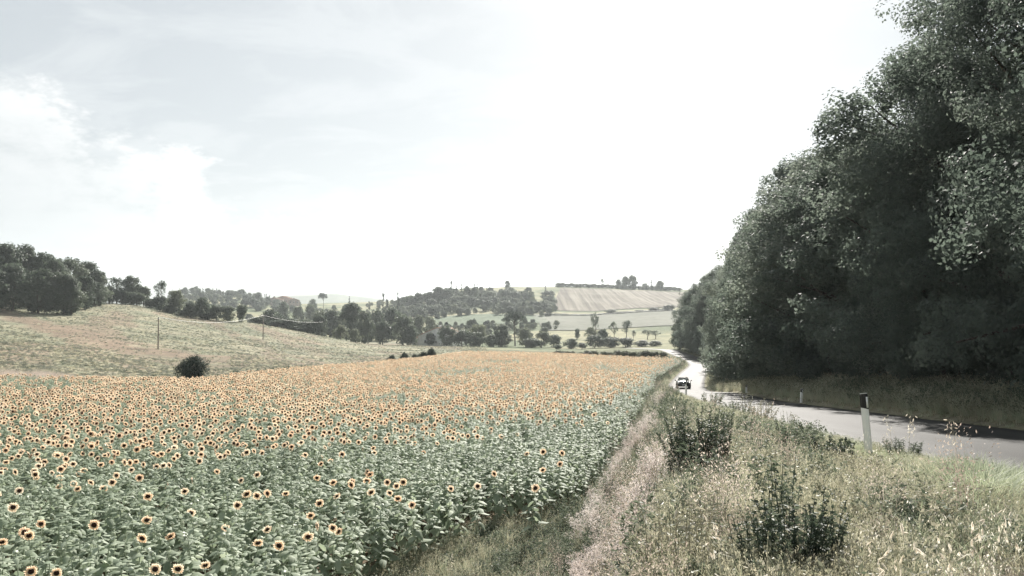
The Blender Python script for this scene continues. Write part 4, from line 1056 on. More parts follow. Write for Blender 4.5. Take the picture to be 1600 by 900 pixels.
def plume(seed, ns=6):
    g = np.random.default_rng(seed); V0 = []; F0 = []; mb = MB(); PP, DD = [], []
    for k in range(ns):
        a = g.random() * 6.28; l = g.uniform(0.05, 0.28); h = g.uniform(0.6, 1.0)
        top = np.array([math.cos(a) * l, math.sin(a) * l, h]); mid = top * [0.35, 0.35, 0.55]
        mb.tube([(0, 0, -0.03), mid, top * [1, 1, 0.98]], [0.003, 0.0025, 0.0015], 3, cap=False)
        n = 46; t = g.random(n); c = mid * (1 - t[:, None]) * 0.5 + top * (0.5 + 0.5 * t[:, None]); r_ = 0.085 * np.sin(PI * np.clip(0.12 + 0.85 * t, 0, 1))
        d = rnd_unit(n, g); PP.append(c + d * r_[:, None] * [1, 1, 0.6]); DD.append(unit(d + [0, 0, 0.6]))
    PP = np.vstack(PP); DD = np.vstack(DD); L = 0.030 * g.uniform(0.6, 1.3, len(PP))
    V, Fq = leaf_quads(PP, DD, rnd_unit(len(PP), g), L, L * 0.42); mb.add(V, Fq, 1)
    return mb.build('plume', [M['straw'], M['plume']])
M['plume'] = leaf_mat('pinkish_white_plume', [(0.1, (0.40, 0.33, 0.32)), (0.5, (0.56, 0.49, 0.475)), (0.95, (0.76, 0.71, 0.70))], 0.35, 0.6, 0.3, 1.5)
G += [plume(80 + i) for i in range(4)]   # 20-23
def put_tufts(name, X, Y, kinds, S, label, cat='grass', g=rng):
    z = ground(X, Y)
    n = len(X)
    rot = np.stack([g.normal(0, 0.12, n), g.normal(0, 0.12, n), g.random(n) * 2 * PI], 1)
    return scatter(name, np.stack([X, Y, z], 1), rot, S, kinds, G, label, cat)
def choose(g, W):
    W = W / W.sum(1, keepdims=True); c = np.cumsum(W, 1); return (g.random(len(W))[:, None] > c).sum(1).clip(0, W.shape[1] - 1)
def verge():
    g = np.random.default_rng(17)
    X, Y = [], []
    for y0, y1, dens in [(2.6, 6, 190), (6, 10, 150), (10, 16, 105), (16, 28, 60), (28, 50, 32), (50, 100, 15), (100, 160, 7)]:
        x0, x1 = -4.5, 36; n = int((y1 - y0) * (x1 - x0) * dens)
        x = g.uniform(x0, x1, n); y = g.uniform(y0, y1, n)
        L = tabs(y, RL); E = tabs(y, EF)
        pxx = 800 + F * x / y
        k = (x < L - 0.06 + 0.0) & (x > E - 0.5) & (pxx > 500) & (pxx < 1760)
        X.append(x[k]); Y.append(y[k])
    X = np.concatenate(X); Y = np.concatenate(Y)
    L = tabs(Y, RL); E = tabs(Y, EF); T = tabs(Y, ET); z = ground(X, Y)
    px = 800 + F * X / Y; py = HOR - F * z / Y
    u = np.clip((X - E) / (L - E), 0, 1)
    n1 = fbm(X * 0.8, Y * 0.45, 101); n2 = fbm(X * 1.6, Y * 0.8, 102); n3 = fbm(X * 0.5 + 9, Y * 0.3, 103)
    one = np.ones(len(X))
    road_side = sstep(0.55, 0.85, u)
    bankside = 1 - sstep(0.18, 0.5, u)
    near_right = sstep(1380, 1480, px) * (Y < 14)
    corner = sstep(1370, 1480, px) * (1 - sstep(5.9, 7.3, Y + (n2 - 0.5) * 2))
    W = np.zeros((len(X), 8))   # green, straw, feathery, oats, leafy, tall leafy, pale leafy, flattened
    W[:, 0] = 1.9 + 4.5 * road_side + 4.0 * near_right + 2.6 * sstep(0.50, 0.55, n1)
    W[:, 1] = 1.7 + 4.0 * sstep(0.50, 0.55, n3) - 0.8 * road_side
    W[:, 2] = 0.12 * bankside + 0.04 * (1 - road_side) * sstep(0.5, 0.6, n2)
    W[:, 3] = 0.01 + 0.06 * near_right
    W[:, 4] = (0.15 + 3.4 * sstep(0.545, 0.585, n2)) * (1 - 0.8 * road_side) + 0.6 * bankside
    W[:, 5] = 0.01 + 1.2 * sstep(0.58, 0.62, fbm(X * 0.7 + 4, Y * 0.4, 109)) * (1 - road_side) + 0.3 * bankside
    W[:, 6] = 0.7 + 1.5 * sstep(0.52, 0.58, 1 - n1)
    W[:, 7] = 0.2
    # the sheet of feathery pink grass down the bank
    fp = (px > 860) & (px < 1030) & (Y > 7) & (Y < 24)
    W[fp, 2] += 0.3
    st_ = (u < 0.6) & (Y > 16)
    W[st_, 1] *= 0.4; W[st_, 2] = 0.03; W[st_, 4] += 0.8; W[st_, 6] += 1.0; W[st_, 5] += 0.3; W[st_, 0] += 0.8
    W = np.maximum(W, 0.01)
    c = corner[:, None]
    W = W * (1 - c) + c * np.array([[0.1, 0.5, 0.0, 0.1, 0.05, 0, 0.1, 5.0]])
    foot = (u < 0.10)[:, None]
    W = np.where(foot, np.array([[0.4, 0.3, 0.05, 0.02, 1.2, 0.4, 0.4, 0.1]]), W)
    t = choose(g, W)
    st = np.array([0, 3, 6, 9, 11, 14, 16, 18]); cn = np.array([3, 3, 3, 2, 3, 2, 2, 2])
    k = st[t] + (g.random(len(t)) * cn[t]).astype(int)
    keep = ~((u < 0.10) & (g.random(len(X)) < 0.55))
    S = g.uniform(0.7, 1.25, len(X)) * (1 + 0.25 * sstep(20, 80, Y)) * (1 - 0.5 * sstep(0.55, 0.95, u)) * (1 - 0.3 * (Y < 4)) * (1 + 0.8 * sstep(1440, 1520, px) * (Y > 8.2) * (t == 0)) * np.where((t == 1), 0.75, 1)
    S = np.where((t == 2) & (Y < 7), S * 0.6, S); S = np.where((t == 3) & (Y < 9), S * 0.7, S)
    S = np.where((t == 5) & (Y < 6), S * 0.6, S)
    pd = (np.abs(X - 6.25 * Y / 14.0) < 0.45) & (Y > 11.2) & (Y < 14.4); S = np.where(pd, S * 0.42, S); k = np.where(pd & (k > 2), k % 3, k)
    put_tufts('verge_grass', X[keep], Y[keep], k[keep], S[keep], 'tangled green, straw and pinkish grasses covering the bank between sunflowers and road', g=g)
    # feathery plumes standing in drifts down the bank and along its crest
    n = 5200; px = g.uniform(855, 1085, n); Y = 7.5 * (46 / 7.5) ** g.random(n); x = (px - 800) / F * Y
    E = tabs(Y, EF); L = tabs(Y, RL); T = tabs(Y, ET)
    cen = np.interp(Y, [7, 12, 18, 24, 34, 46], [965, 960, 950, 985, 1000, 1010])
    k = (x > E + 0.55) & (x < T + 0.8) & (np.abs(px - cen) < np.interp(Y, [7, 20, 46], [75, 60, 40])) & (fbm(x * 1.6, Y * 0.8, 131) > 0.56) & (g.random(n) < np.interp(Y, [7, 19, 24, 46], [0.8, 0.7, 0.12, 0.04]))
    put_tufts('feathery_grass', x[k], Y[k], g.integers(20, 24, k.sum()), g.uniform(0.55, 1.05, k.sum()), 'drift of pinkish white feathery grass down the bank beside the field', g=g)
    # headland in front of and between the sunflowers
    n = 9000
    x = g.uniform(-9, 5, n); y = g.uniform(11, 27, n)
    E = tabs(y, EF); pxx = 800 + F * x / y
    nearE = np.interp(pxx, [-200, 380, 470, 560, 640, 700, 780, 850, 900, 940], [5, 8, 13.2, 16.6, 19.2, 21.2, 22.6, 23.5, 25.0, 27.5])
    k = (x < E) & (y < nearE + 0.9) & (pxx > 380)
    x, y = x[k], y[k]; nn = fbm(x * 0.7, y * 0.7, 105)
    kd = np.where(g.random(len(x)) < 0.18 + 0.5 * sstep(0.5, 0.6, nn), g.integers(11, 14, len(x)), np.where(g.random(len(x)) < 0.5, g.integers(0, 3, len(x)), np.where(g.random(len(x)) < 0.7, g.integers(3, 6, len(x)), g.integers(16, 18, len(x)))))
    put_tufts('headland_grass', x, y, kd, g.uniform(0.7, 1.3, len(x)), 'low mixed grass on the bare strip in front of the sunflowers', g=g)
    # weeds in the furrow along the right border of the field
    n = 2600
    y = 22 * (150 / 22) ** g.random(n); x = tabs(y, EF) + g.uniform(-0.6, 0.5, n) ** 1
    put_tufts('furrow_weeds', x, y, np.where(g.random(n) < 0.6, g.integers(11, 16, n), g.integers(3, 6, n)), g.uniform(0.7, 1.4, n), 'dark weeds in the furrow along the right border of the sunflower field', 'weeds', g)
    # bank beyond the road
    n = 26000
    y = 8 * (170 / 8) ** g.random(n); rr = tabs(y, RR)
    x = rr + 0.12 + g.random(n) ** 0.8 * 5.0
    d = x - rr
    nn = fbm(x * 0.6, y * 0.3, 107)
    r_ = g.random(n)
    kd = np.where(d < 0.7, np.where(r_ < 0.6, g.integers(3, 6, n), g.integers(0, 3, n)), np.where(r_ < 0.45, g.integers(0, 3, n), np.where(r_ < 0.55, g.integers(3, 6, n), np.where(r_ < 0.92, g.integers(11, 14, n), g.integers(16, 18, n)))))
    keep = g.random(n) < np.where(d < 0.5, 0.4, 1)
    S = g.uniform(0.7, 1.4, n) * (1 + y / 120) * (0.5 + 0.5 * sstep(0, 0.8, d))
    put_tufts('far_verge_grass', x[keep], y[keep], kd[keep], S[keep], 'dull shaded grass on the bank beyond the road, below the tall trees', g=g)
    # hillside on the left
    n = 70000
    px = g.uniform(-180, 760, n); Y = 76 * (345 / 76) ** g.random(n)
    x = (px - 800) / F * Y
    fe = tab(px, FE)
    nn = fbm(x / 9, Y / 5, 111); n2_ = fbm(x / 25, Y / 12, 112)
    k = (Y > fe + 1.0) & (g.random(n) < 0.25 + 1.1 * sstep(0.42, 0.62, nn))
    x, Y, nn, px = x[k], Y[k], nn[k], px[k]; n = len(x)
    r_ = g.random(n)
    kd = np.where(r_ < 0.62, g.integers(0, 2, n), np.where(r_ < 0.88, g.integers(2, 4, n), g.integers(4, 6, n)))
    z = ground(x, Y)
    trk = np.interp(px, [-200, 0, 60, 120, 180, 250, 330, 380], [470, 487, 507, 520, 538, 552, 562, 566])
    near_t = np.abs(HOR - F * z / Y - trk + (fbm(x / 6, Y / 6, 51) - 0.5) * 26) < 11
    kk = ~(near_t & (px < 360) & (g.random(n) < 0.75)); x, Y, z, px, kd, n = x[kk], Y[kk], z[kk], px[kk], kd[kk], int(kk.sum())
    def clump(seed, n_, r, h, L, mat):
        gg = np.random.default_rng(seed); d_ = rnd_unit(n_, gg); d_[:, 2] = np.abs(d_[:, 2])
        P = d_ * [r, r, h] * gg.uniform(0.4, 1.0, n_)[:, None]
        V, Fq = leaf_quads(P, rnd_unit(n_, gg) * [1, 1, 0.6] + [0, 0, 0.5], rnd_unit(n_, gg), L, L * 0.5)
        return mesh('clump', V, Fq, [mat], [0])
    CL = [clump(1, 60, 0.5, 0.35, 0.16, M['slope_weed']), clump(2, 50, 0.4, 0.25, 0.16, M['slope_weed']), clump(3, 60, 0.6, 0.22, 0.2, M['straw']), clump(4, 50, 0.4, 0.3, 0.16, M['straw']), clump(5, 80, 0.5, 0.45, 0.16, M['weed']), clump(6, 60, 0.45, 0.35, 0.15, M['weed_pale'])]
    rot = np.stack([np.zeros(n), np.zeros(n), g.random(n) * 6.28], 1)
    scatter('slope_weeds', np.stack([x, Y, z], 1), rot, g.uniform(0.35, 0.85, n), kd, CL, 'dry clumpy weeds and grass over the hillside left of the sunflowers', 'weeds')
    # strip of rough green along the far edge of the sunflowers
    n = 5200
    px = g.uniform(330, 1058, n); Y = tab(px, FE) + 1.5 + g.random(n) * (5 + 5 * (px < 700))
    x = (px - 800) / F * Y; z = ground(x, Y)
    scatter('field_edge_growth', np.stack([x, Y, z], 1), np.stack([np.zeros(n)] * 2 + [g.random(n) * 6.28], 1), g.uniform(1.6, 3.2, n) * np.interp(px, [330, 380, 640, 760, 1060], [0.9, 1.1, 1.1, 0.8, 0.8]), g.choice([0, 4, 4, 5], n), CL, 'green rough growth along the far edge of the sunflower field', 'weeds')
    # white tufted grass at the far left of the field
    n = 420
    px = np.concatenate([g.normal(14, 10, n // 3), g.normal(55, 14, n // 3), g.normal(85, 16, n - 2 * (n // 3))]); Y = g.uniform(80, 90, n); x = (px - 800) / F * Y; z = ground(x, Y)
    scatter('white_grass', np.stack([x, Y, z], 1), np.stack([np.zeros(n)] * 2 + [g.random(n) * 6.28], 1), g.uniform(1.2, 2.0, n), g.integers(6, 9, n), G, 'whitish feathery grass behind the sunflowers at the left edge', 'grass')
verge()

# ------------------------------------------------------------------ single plants on the verge
def leafpiece(name, L, W, mat):
    return mesh(name, [(0, 0, 0), (L * 0.35, -W / 2, 0.004), (L * 0.42, 0, -0.004), (L * 0.35, W / 2, 0.004), (L * 0.75, -W * 0.3, 0.0), (L * 0.75, W * 0.3, 0.0), (L, 0, -0.006)],
                [np.array([(0, 1, 2), (0, 2, 3), (4, 6, 2), (2, 6, 5)]), np.array([(1, 4, 2, 2)])[:, :3] if False else np.array([(1, 4, 2), (2, 5, 3)])], [mat], [0, 0])
def weed_plant(name, px, Y, H, wid, nst, nleaf, Ll, Lw, mat, label, seed, parts=False, droop=0.3, lean=0.25, smat=None, lo=0.08, cat='weed', group=None):
    g = np.random.default_rng(seed)
    x = (px - 800) / F * Y; z = gz(x, Y)
    e = bpy.data.objects.new(name, None); COL.objects.link(e); e.location = (x, Y, z); e.empty_display_size = 0.1
    tag(e, label, cat, group)
    mb = MB(); LP, LD = [], []
    for s in range(nst):
        a = g.random() * 2 * PI; rb = wid * 0.28 * math.sqrt(g.random()); h = H * g.uniform(0.6, 1.0)
        t = np.linspace(0, 1, 6)
        out_ = wid * 0.5 * g.uniform(0.2, 1.0)
        pts = np.stack([np.cos(a) * (rb + (out_ - rb * 0.5) * lean * 2 * t ** 1.6), np.sin(a) * (rb + (out_ - rb * 0.5) * lean * 2 * t ** 1.6), -0.05 + (h + 0.05) * t], 1)
        pts[1:, :2] += np.cumsum(g.normal(size=(5, 2)) * 0.012 * H, 0)
        mb.tube(pts, np.linspace(0.006, 0.002, 6) * (0.7 + 0.5 * H), 4, cap=False)
        m = nleaf // nst
        tt = lo + (1 - lo) * np.sort(g.random(m)) ** 0.9
        P = np.stack([np.interp(tt, t, pts[:, i]) for i in range(3)], 1)
        D = rnd_unit(m, g); D[:, 2] = D[:, 2] * 0.4 + 0.35 - droop
        LP.append(P); LD.append(unit(D))
    obj('stems', mb.build('stems', [smat or mat], True), e)
    LP = np.vstack(LP); LD = np.vstack(LD)
    if parts:
        lm = leafpiece('leaf', Ll, Lw, mat)
        for p, d in zip(LP, LD):
            s = g.uniform(0.65, 1.25)
            obj('leaf', lm, e, p, (g.uniform(-0.9, 0.9), -math.asin(max(-1, min(1, d[2]))), math.atan2(d[1], d[0])), (s, s, s))
    else:
        Ls = Ll * g.uniform(0.6, 1.3, len(LP)) * (1.15 - 0.5 * np.clip(LP[:, 2] / H, 0, 1))
        V, Fq = leaf_quads(LP, LD, rnd_unit(len(LP), g) + [0, 0, 0.6], Ls, Ls * Lw / Ll)
        tag(obj('foliage', mesh('foliage', V, Fq, [mat], [0]), e), kind='stuff')
    return e
weed_plant('tall_weed', 1085, 10.6, 0.92, 1.1, 50, 6400, 0.055, 0.02, M['weed_dark'], 'tall bushy weed with many upright dark leafy stalks on the bank', 1, cat='tall weed')
weed_plant('tall_weed', 1128, 11.2, 0.85, 0.6, 24, 2800, 0.05, 0.018, M['weed_dark'], 'darker stalky weed leaning right behind the tall bushy one', 2, cat='tall weed')
weed_plant('tall_weed', 1015, 10.4, 0.6, 0.7, 26, 2200, 0.06, 0.022, M['weed_pale'], 'pale green weed at the left foot of the tall bushy one', 3, cat='tall weed')
weed_plant('pale_weed', 1050, 6.0, 0.62, 0.75, 22, 290, 0.075, 0.02, M['weed_pale'], 'weed with glossy whitish narrow leaves at the bottom left of the verge', 4, parts=True)
weed_plant('pale_weed', 1105, 6.9, 0.55, 0.65, 18, 240, 0.07, 0.018, M['weed_pale'], 'smaller whitish-leaved weed just right of the bigger one', 5, parts=True)
weed_plant('dark_weed', 1248, 5.8, 0.64, 0.95, 46, 3400, 0.045, 0.026, M['weed_dark'], 'dark leafy weed clump in front, low middle of the verge', 6)
weed_plant('dark_weed', 1190, 5.7, 0.52, 0.6, 20, 280, 0.045, 0.026, M['weed_dark'], 'dark low weed left beside the dark leafy clump at the bottom edge', 7, parts=True)
weed_plant('dark_weed', 1222, 6.6, 0.85, 0.3, 7, 200, 0.05, 0.028, M['weed_dark'], 'single dark upright weed stalk above the dark leafy clump', 8, parts=True)
weed_plant('bramble', 1300, 11.3, 0.46, 0.9, 34, 2600, 0.05, 0.035, M['weed_dark'], 'dark bramble mound in the grass left of the leaning post', 9, cat='bramble')
weed_plant('bramble', 1345, 10.2, 0.38, 0.7, 22, 1300, 0.045, 0.03, M['weed_pale'], 'pale green bramble below the leaning post', 10, cat='bramble')
weed_plant('bramble', 1330, 8.2, 0.30, 0.9, 26, 1500, 0.04, 0.03, M['weed_pale'], 'low spread of small leaved bramble in the middle of the verge', 11, cat='bramble')
weed_plant('dark_tussock', 1410, 13.3, 0.36, 0.8, 34, 1500, 0.06, 0.012, M['weed_dark'], 'dark green tussock at the road edge right of the leaning post', 12, cat='tussock')
weed_plant('road_edge_weed', 1190, 23.5, 0.65, 1.1, 30, 1100, 0.07, 0.02, M['weed_pale'], 'whitish feathery weed standing out against the road', 13)
weed_plant('road_edge_weed', 1165, 26.5, 0.85, 0.9, 12, 300, 0.06, 0.016, M['weed_pale'], 'thin tall weed against the road left of the whitish one', 14)
weed_plant('road_edge_weed', 1232, 20.5, 0.5, 0.6, 12, 240, 0.06, 0.016, M['weed_pale'], 'sparse weed against the road right of the whitish one', 15)
weed_plant('road_edge_weed', 1110, 36, 0.6, 1.6, 24, 900, 0.09, 0.03, M['weed'], 'dark weed at the road edge behind the post by the car', 16)
weed_plant('road_edge_weed', 1150, 29, 0.5, 1.4, 24, 900, 0.08, 0.025, M['weed'], 'dark rough growth at the road edge left of the thin tall weed', 17)
g = np.random.default_rng(31)
for k, (px, Y, H) in enumerate([(955, 20, 0.9), (985, 17, 0.8), (1005, 24, 0.8), (965, 30, 0.9), (920, 22, 0.7), (1010, 13.5, 0.7), (1150, 15, 0.6), (1180, 10, 0.5), (985, 27, 1.0), (1008, 31, 0.9), (1030, 36, 0.8), (1000, 38, 0.9), (1042, 27, 0.7), (1018, 45, 0.9)]):
    weed_plant('verge_weed', px, Y, H, 0.9, 20, 900, 0.055, 0.022, M['weed_pale'] if k % 2 else M['weed'], ['grey-green weed in the furrow beside the sunflowers', 'pale weed in the pink grass of the bank', 'dark weed clump high on the bank near the field corner', 'pale weed where furrow and field border narrow', 'dark weed low in the furrow, left of the pink grass', 'pale weed at the upper edge of the pink grass', 'dark little weed in the straw right of the tall bushy one', 'pale little weed in the grass between tall bushy weed and dark clump', 'leafy weed halfway up the bank beside the field border', 'dark weed halfway along the bank towards the bend', 'pale weed on the bank crest behind the tall bushy one', 'dark weed low in the furrow towards the bend', 'pale weed just behind the tall bushy one', 'dark weed farthest along the bank, near the bend'][k], 40 + k)

# wild oats, close to the lens
def oat_spikelet():
    g = np.random.default_rng(2); mb = MB()
    for s in (-1, 0, 1):
        mb.add([(0, 0, 0), (0.0035 + 0.003 * s, 0.003, -0.010), (0.006 * s, 0, -0.030), (-0.0035 + 0.003 * s, -0.003, -0.010)], [(0, 1, 2, 3)])
        mb.add([(0, 0, 0), (0.001 + 0.003 * s, -0.0035, -0.012), (0.006 * s, 0, -0.030), (0.003 * s, 0.0035, -0.012)], [(0, 1, 2, 3)])
    return mb.build('spikelet', [M['oat']])
SPK = oat_spikelet()
def wild_oat(px, Y, H, label, seed, ns=12, lean=0.15):
    g = np.random.default_rng(seed); x = (px - 800) / F * Y
    e = bpy.data.objects.new('wild_oat', None); COL.objects.link(e); e.location = (x, Y, gz(x, Y)); e.empty_display_size = 0.1
    tag(e, label, 'wild oat', 'wild oats on the verge')
    mb = MB(); t = np.linspace(0, 1, 7); a = g.random() * 2 * PI
    pts = np.stack([np.cos(a) * lean * H * t ** 2, np.sin(a) * lean * H * t ** 2, -0.03 + (H + 0.03) * t], 1)
    mb.tube(pts, np.linspace(0.0022, 0.0010, 7), 4, cap=False); tips = []
    for k in range(ns):
        tk = 0.62 + 0.38 * (k + 0.5) / ns; b = np.array([np.interp(tk, t, pts[:, i]) for i in range(3)])
        aa = g.random() * 2 * PI; l = g.uniform(0.02, 0.085) * (1.3 - tk * 0.6)
        q = b + np.array([math.cos(aa) * l, math.sin(aa) * l, 0.015]); q2 = q + np.array([math.cos(aa) * 0.01, math.sin(aa) * 0.01, -0.015])
        mb.tube([b, q, q2], [0.0009, 0.0008, 0.0007], 3, cap=False); tips.append(q2)
    for k in range(3):
        b = pts[1 + k]; aa = g.random() * 2 * PI; dx, dy = math.cos(aa), math.sin(aa)
        mb.add([b, b + [dx * 0.08 - dy * 0.004, dy * 0.08 + dx * 0.004, 0.09], b + [dx * 0.2, dy * 0.2, 0.06], b + [dx * 0.08 + dy * 0.004, dy * 0.08 - dx * 0.004, 0.09]], [(0, 1, 2, 3)])
    obj('stalk', mb.build('oat_stalk', [M['straw']]), e)
    for q in tips:
        s = g.uniform(1.2, 1.75)
        obj('spikelet', SPK, e, q, (g.normal(0, 0.55), g.normal(0, 0.55), g.random() * 6.28), (s * 0.55, s * 0.55, s * 1.15))
oats = [(1405, 3.6, 0.98, 'wild oat whose upper spikelets reach highest in the bottom right group'), (1428, 3.2, 0.80, 'wild oat left in the bottom right group of bright spikelets'), (1447, 3.0, 0.78, 'wild oat in the middle of the bottom right group of bright spikelets'), (1470, 3.1, 0.74, 'wild oat right in the bottom right group of bright spikelets'), (1500, 4.2, 0.72, 'wild oat standing in the green grass right of the bright group'), (1523, 5.0, 0.75, 'wild oat in the middle of the green grass on the right'), (1558, 5.5, 0.7, 'wild oat in the green grass nearest the right edge'),
        (1285, 3.4, 0.62, 'wild oat hanging over the dark leafy clump at the bottom'), (1310, 3.5, 0.66, 'wild oat right of the dark leafy clump at the bottom edge'), (1215, 3.6, 0.66, 'wild oat rising on a straight stalk at the left of the dark clump'), (1498, 10.2, 0.78, 'tall wild oat outlined against the road on the right'), (1420, 11.5, 0.8, 'thin wild oat outlined against the road right of the leaning post'), (1395, 12.3, 0.75, 'wild oat just right of the leaning post'), (1385, 4.6, 0.60, 'wild oat with few spikelets below the leaning post'), (1330, 3.0, 0.5, 'short wild oat at the bottom edge left of the bright group'), (1100, 5.2, 0.72, 'wild oat among the whitish-leaved weeds'), (522, 15.2, 0.85, 'pale wild oat plant at the front foot of the sunflowers'), (702, 17.5, 0.8, 'wild oat in the headland grass below the sunflowers')]
for k, (px, Y, H, lab) in enumerate(oats): wild_oat(px, Y, H, lab, 300 + k, ns=20 if k < 12 else 12)

# ------------------------------------------------------------------ marker posts
M['post_white'] = leaf_mat('white_plastic', [(0.1, (0.82, 0.83, 0.82)), (0.9, (0.88, 0.88, 0.87))], 0.12, 0.45, 0.4, 3.0, tcol=1.0)
M['post_black'] = plain_mat('black_band', (0.02, 0.02, 0.02), 0.5, 0.4, 0.1, 8)
M['reflector'] = plain_mat('white_reflector', (0.85, 0.85, 0.83), 0.2, 0.6, 0.05, 20)
def marker_post(px, Y, H, lean, label, side=1, yaw=0.0, x=None):
    x = (px - 800) / F * Y if x is None else x
    e = bpy.data.objects.new('marker_post', None); COL.objects.link(e); e.location = (x, Y, gz(x, Y)); e.empty_display_size = 0.2
    e.rotation_euler = (0.02, lean, yaw)
    tag(e, label, 'marker post', 'roadside marker posts')
    # rounded trapezoid section, front towards -Y
    sec = np.array([(-0.055, -0.050), (-0.040, -0.062), (0.040, -0.062), (0.055, -0.050), (0.070, 0.045), (0.0, 0.052), (-0.070, 0.045)])
    def prism(mb, lows, highs, k=1.0):
        n = len(sec); V = [(x_ * k, y_ * k, l) for (x_, y_), l in zip(sec, lows)] + [(x_ * k, y_ * k, h) for (x_, y_), h in zip(sec, highs)]
        mb.add(V, [(j, (j + 1) % n, n + (j + 1) % n, n + j) for j in range(n)])
        mb.add(list(V[n:]) + [(0, 0, np.mean(highs))], [(j, (j + 1) % n, n) for j in range(n)])
        mb.add(list(V[:n]) + [(0, 0, np.mean(lows))], [((j + 1) % n, j, n) for j in range(n)])
    s = H / 1.0; sec = sec * 0.8
    lowb = [0.745 * s - 0.35 * x_ for x_, y_ in sec]; top = [s - 0.25 * y_ - 0.10 * x_ for x_, y_ in sec]
    mb = MB(); prism(mb, [-0.25] * 7, [l + 0.0 for l in lowb]); obj('post_body', mb.build('post_body', [M['post_white']]), e)
    mb = MB(); prism(mb, [l + 0.002 for l in lowb], [t - 0.012 for t in top], 1.03); obj('black_band', mb.build('black_band', [M['post_black']]), e)
    mb = MB(); prism(mb, [t - 0.010 for t in top], [t for t in top], 1.0); obj('cap', mb.build('post_cap', [M['post_white']]), e)
    mb = MB(); mb.box(-0.002, 0.030, -0.059, -0.048, 0.765 * s, 0.945 * s); obj('reflector', mb.build('reflector', [M['reflector']]), e)
    return e
marker_post(1358, 14.0, 1.06, -0.125, 'white marker post with black top leaning left at the near road edge', yaw=0.25)
marker_post(1072, 47.5, 1.0, 0.0, 'thin white marker post standing just in front of the car')
marker_post(0, 36.5, 0.62, 0.03, 'small white marker post on the far bank, the nearer of two', x=float(tabs(36.5, RR)[0]) + 0.2)
marker_post(0, 54, 0.55, 0.0, 'tiny white marker post on the far bank, the farther of two', x=float(tabs(54, RR)[0]) + 0.25)

# ------------------------------------------------------------------ open car coming up the road
M['car_paint'] = plain_mat('silver_car_paint', (0.14, 0.145, 0.15), 0.22, 0.7, 0.03, 4, metal=0.6)
M['rubber'] = plain_mat('black_rubber', (0.015, 0.015, 0.015), 0.8, 0.3)
M['dark_trim'] = plain_mat('dark_trim', (0.02, 0.02, 0.022), 0.5, 0.4)
M['chrome'] = plain_mat('rim_metal', (0.5, 0.5, 0.5), 0.3, 0.5, 0.05, 5, metal=0.9)
M['leather'] = plain_mat('dark_leather', (0.05, 0.04, 0.035), 0.6, 0.4)
M['skin'] = plain_mat('skin', (0.42, 0.27, 0.20), 0.6, 0.4, 0.05)
M['shirt'] = plain_mat('dark_shirt', (0.04, 0.045, 0.06), 0.8, 0.3)
M['hair'] = plain_mat('black_hair', (0.012, 0.010, 0.010), 0.6, 0.4)
def glass_mat():
    m, t = new_mat('glass'); o = N(t, 'ShaderNodeOutputMaterial'); p = N(t, 'ShaderNodeBsdfPrincipled')
    p.inputs['Base Color'].default_value = (0.9, 0.95, 0.95, 1); p.inputs['Roughness'].default_value = 0.03
    p.inputs['Transmission Weight'].default_value = 0.9; p.inputs['IOR'].default_value = 1.45
    t.links.new(p.outputs[0], o.inputs[0]); return m
M['glass'] = glass_mat()
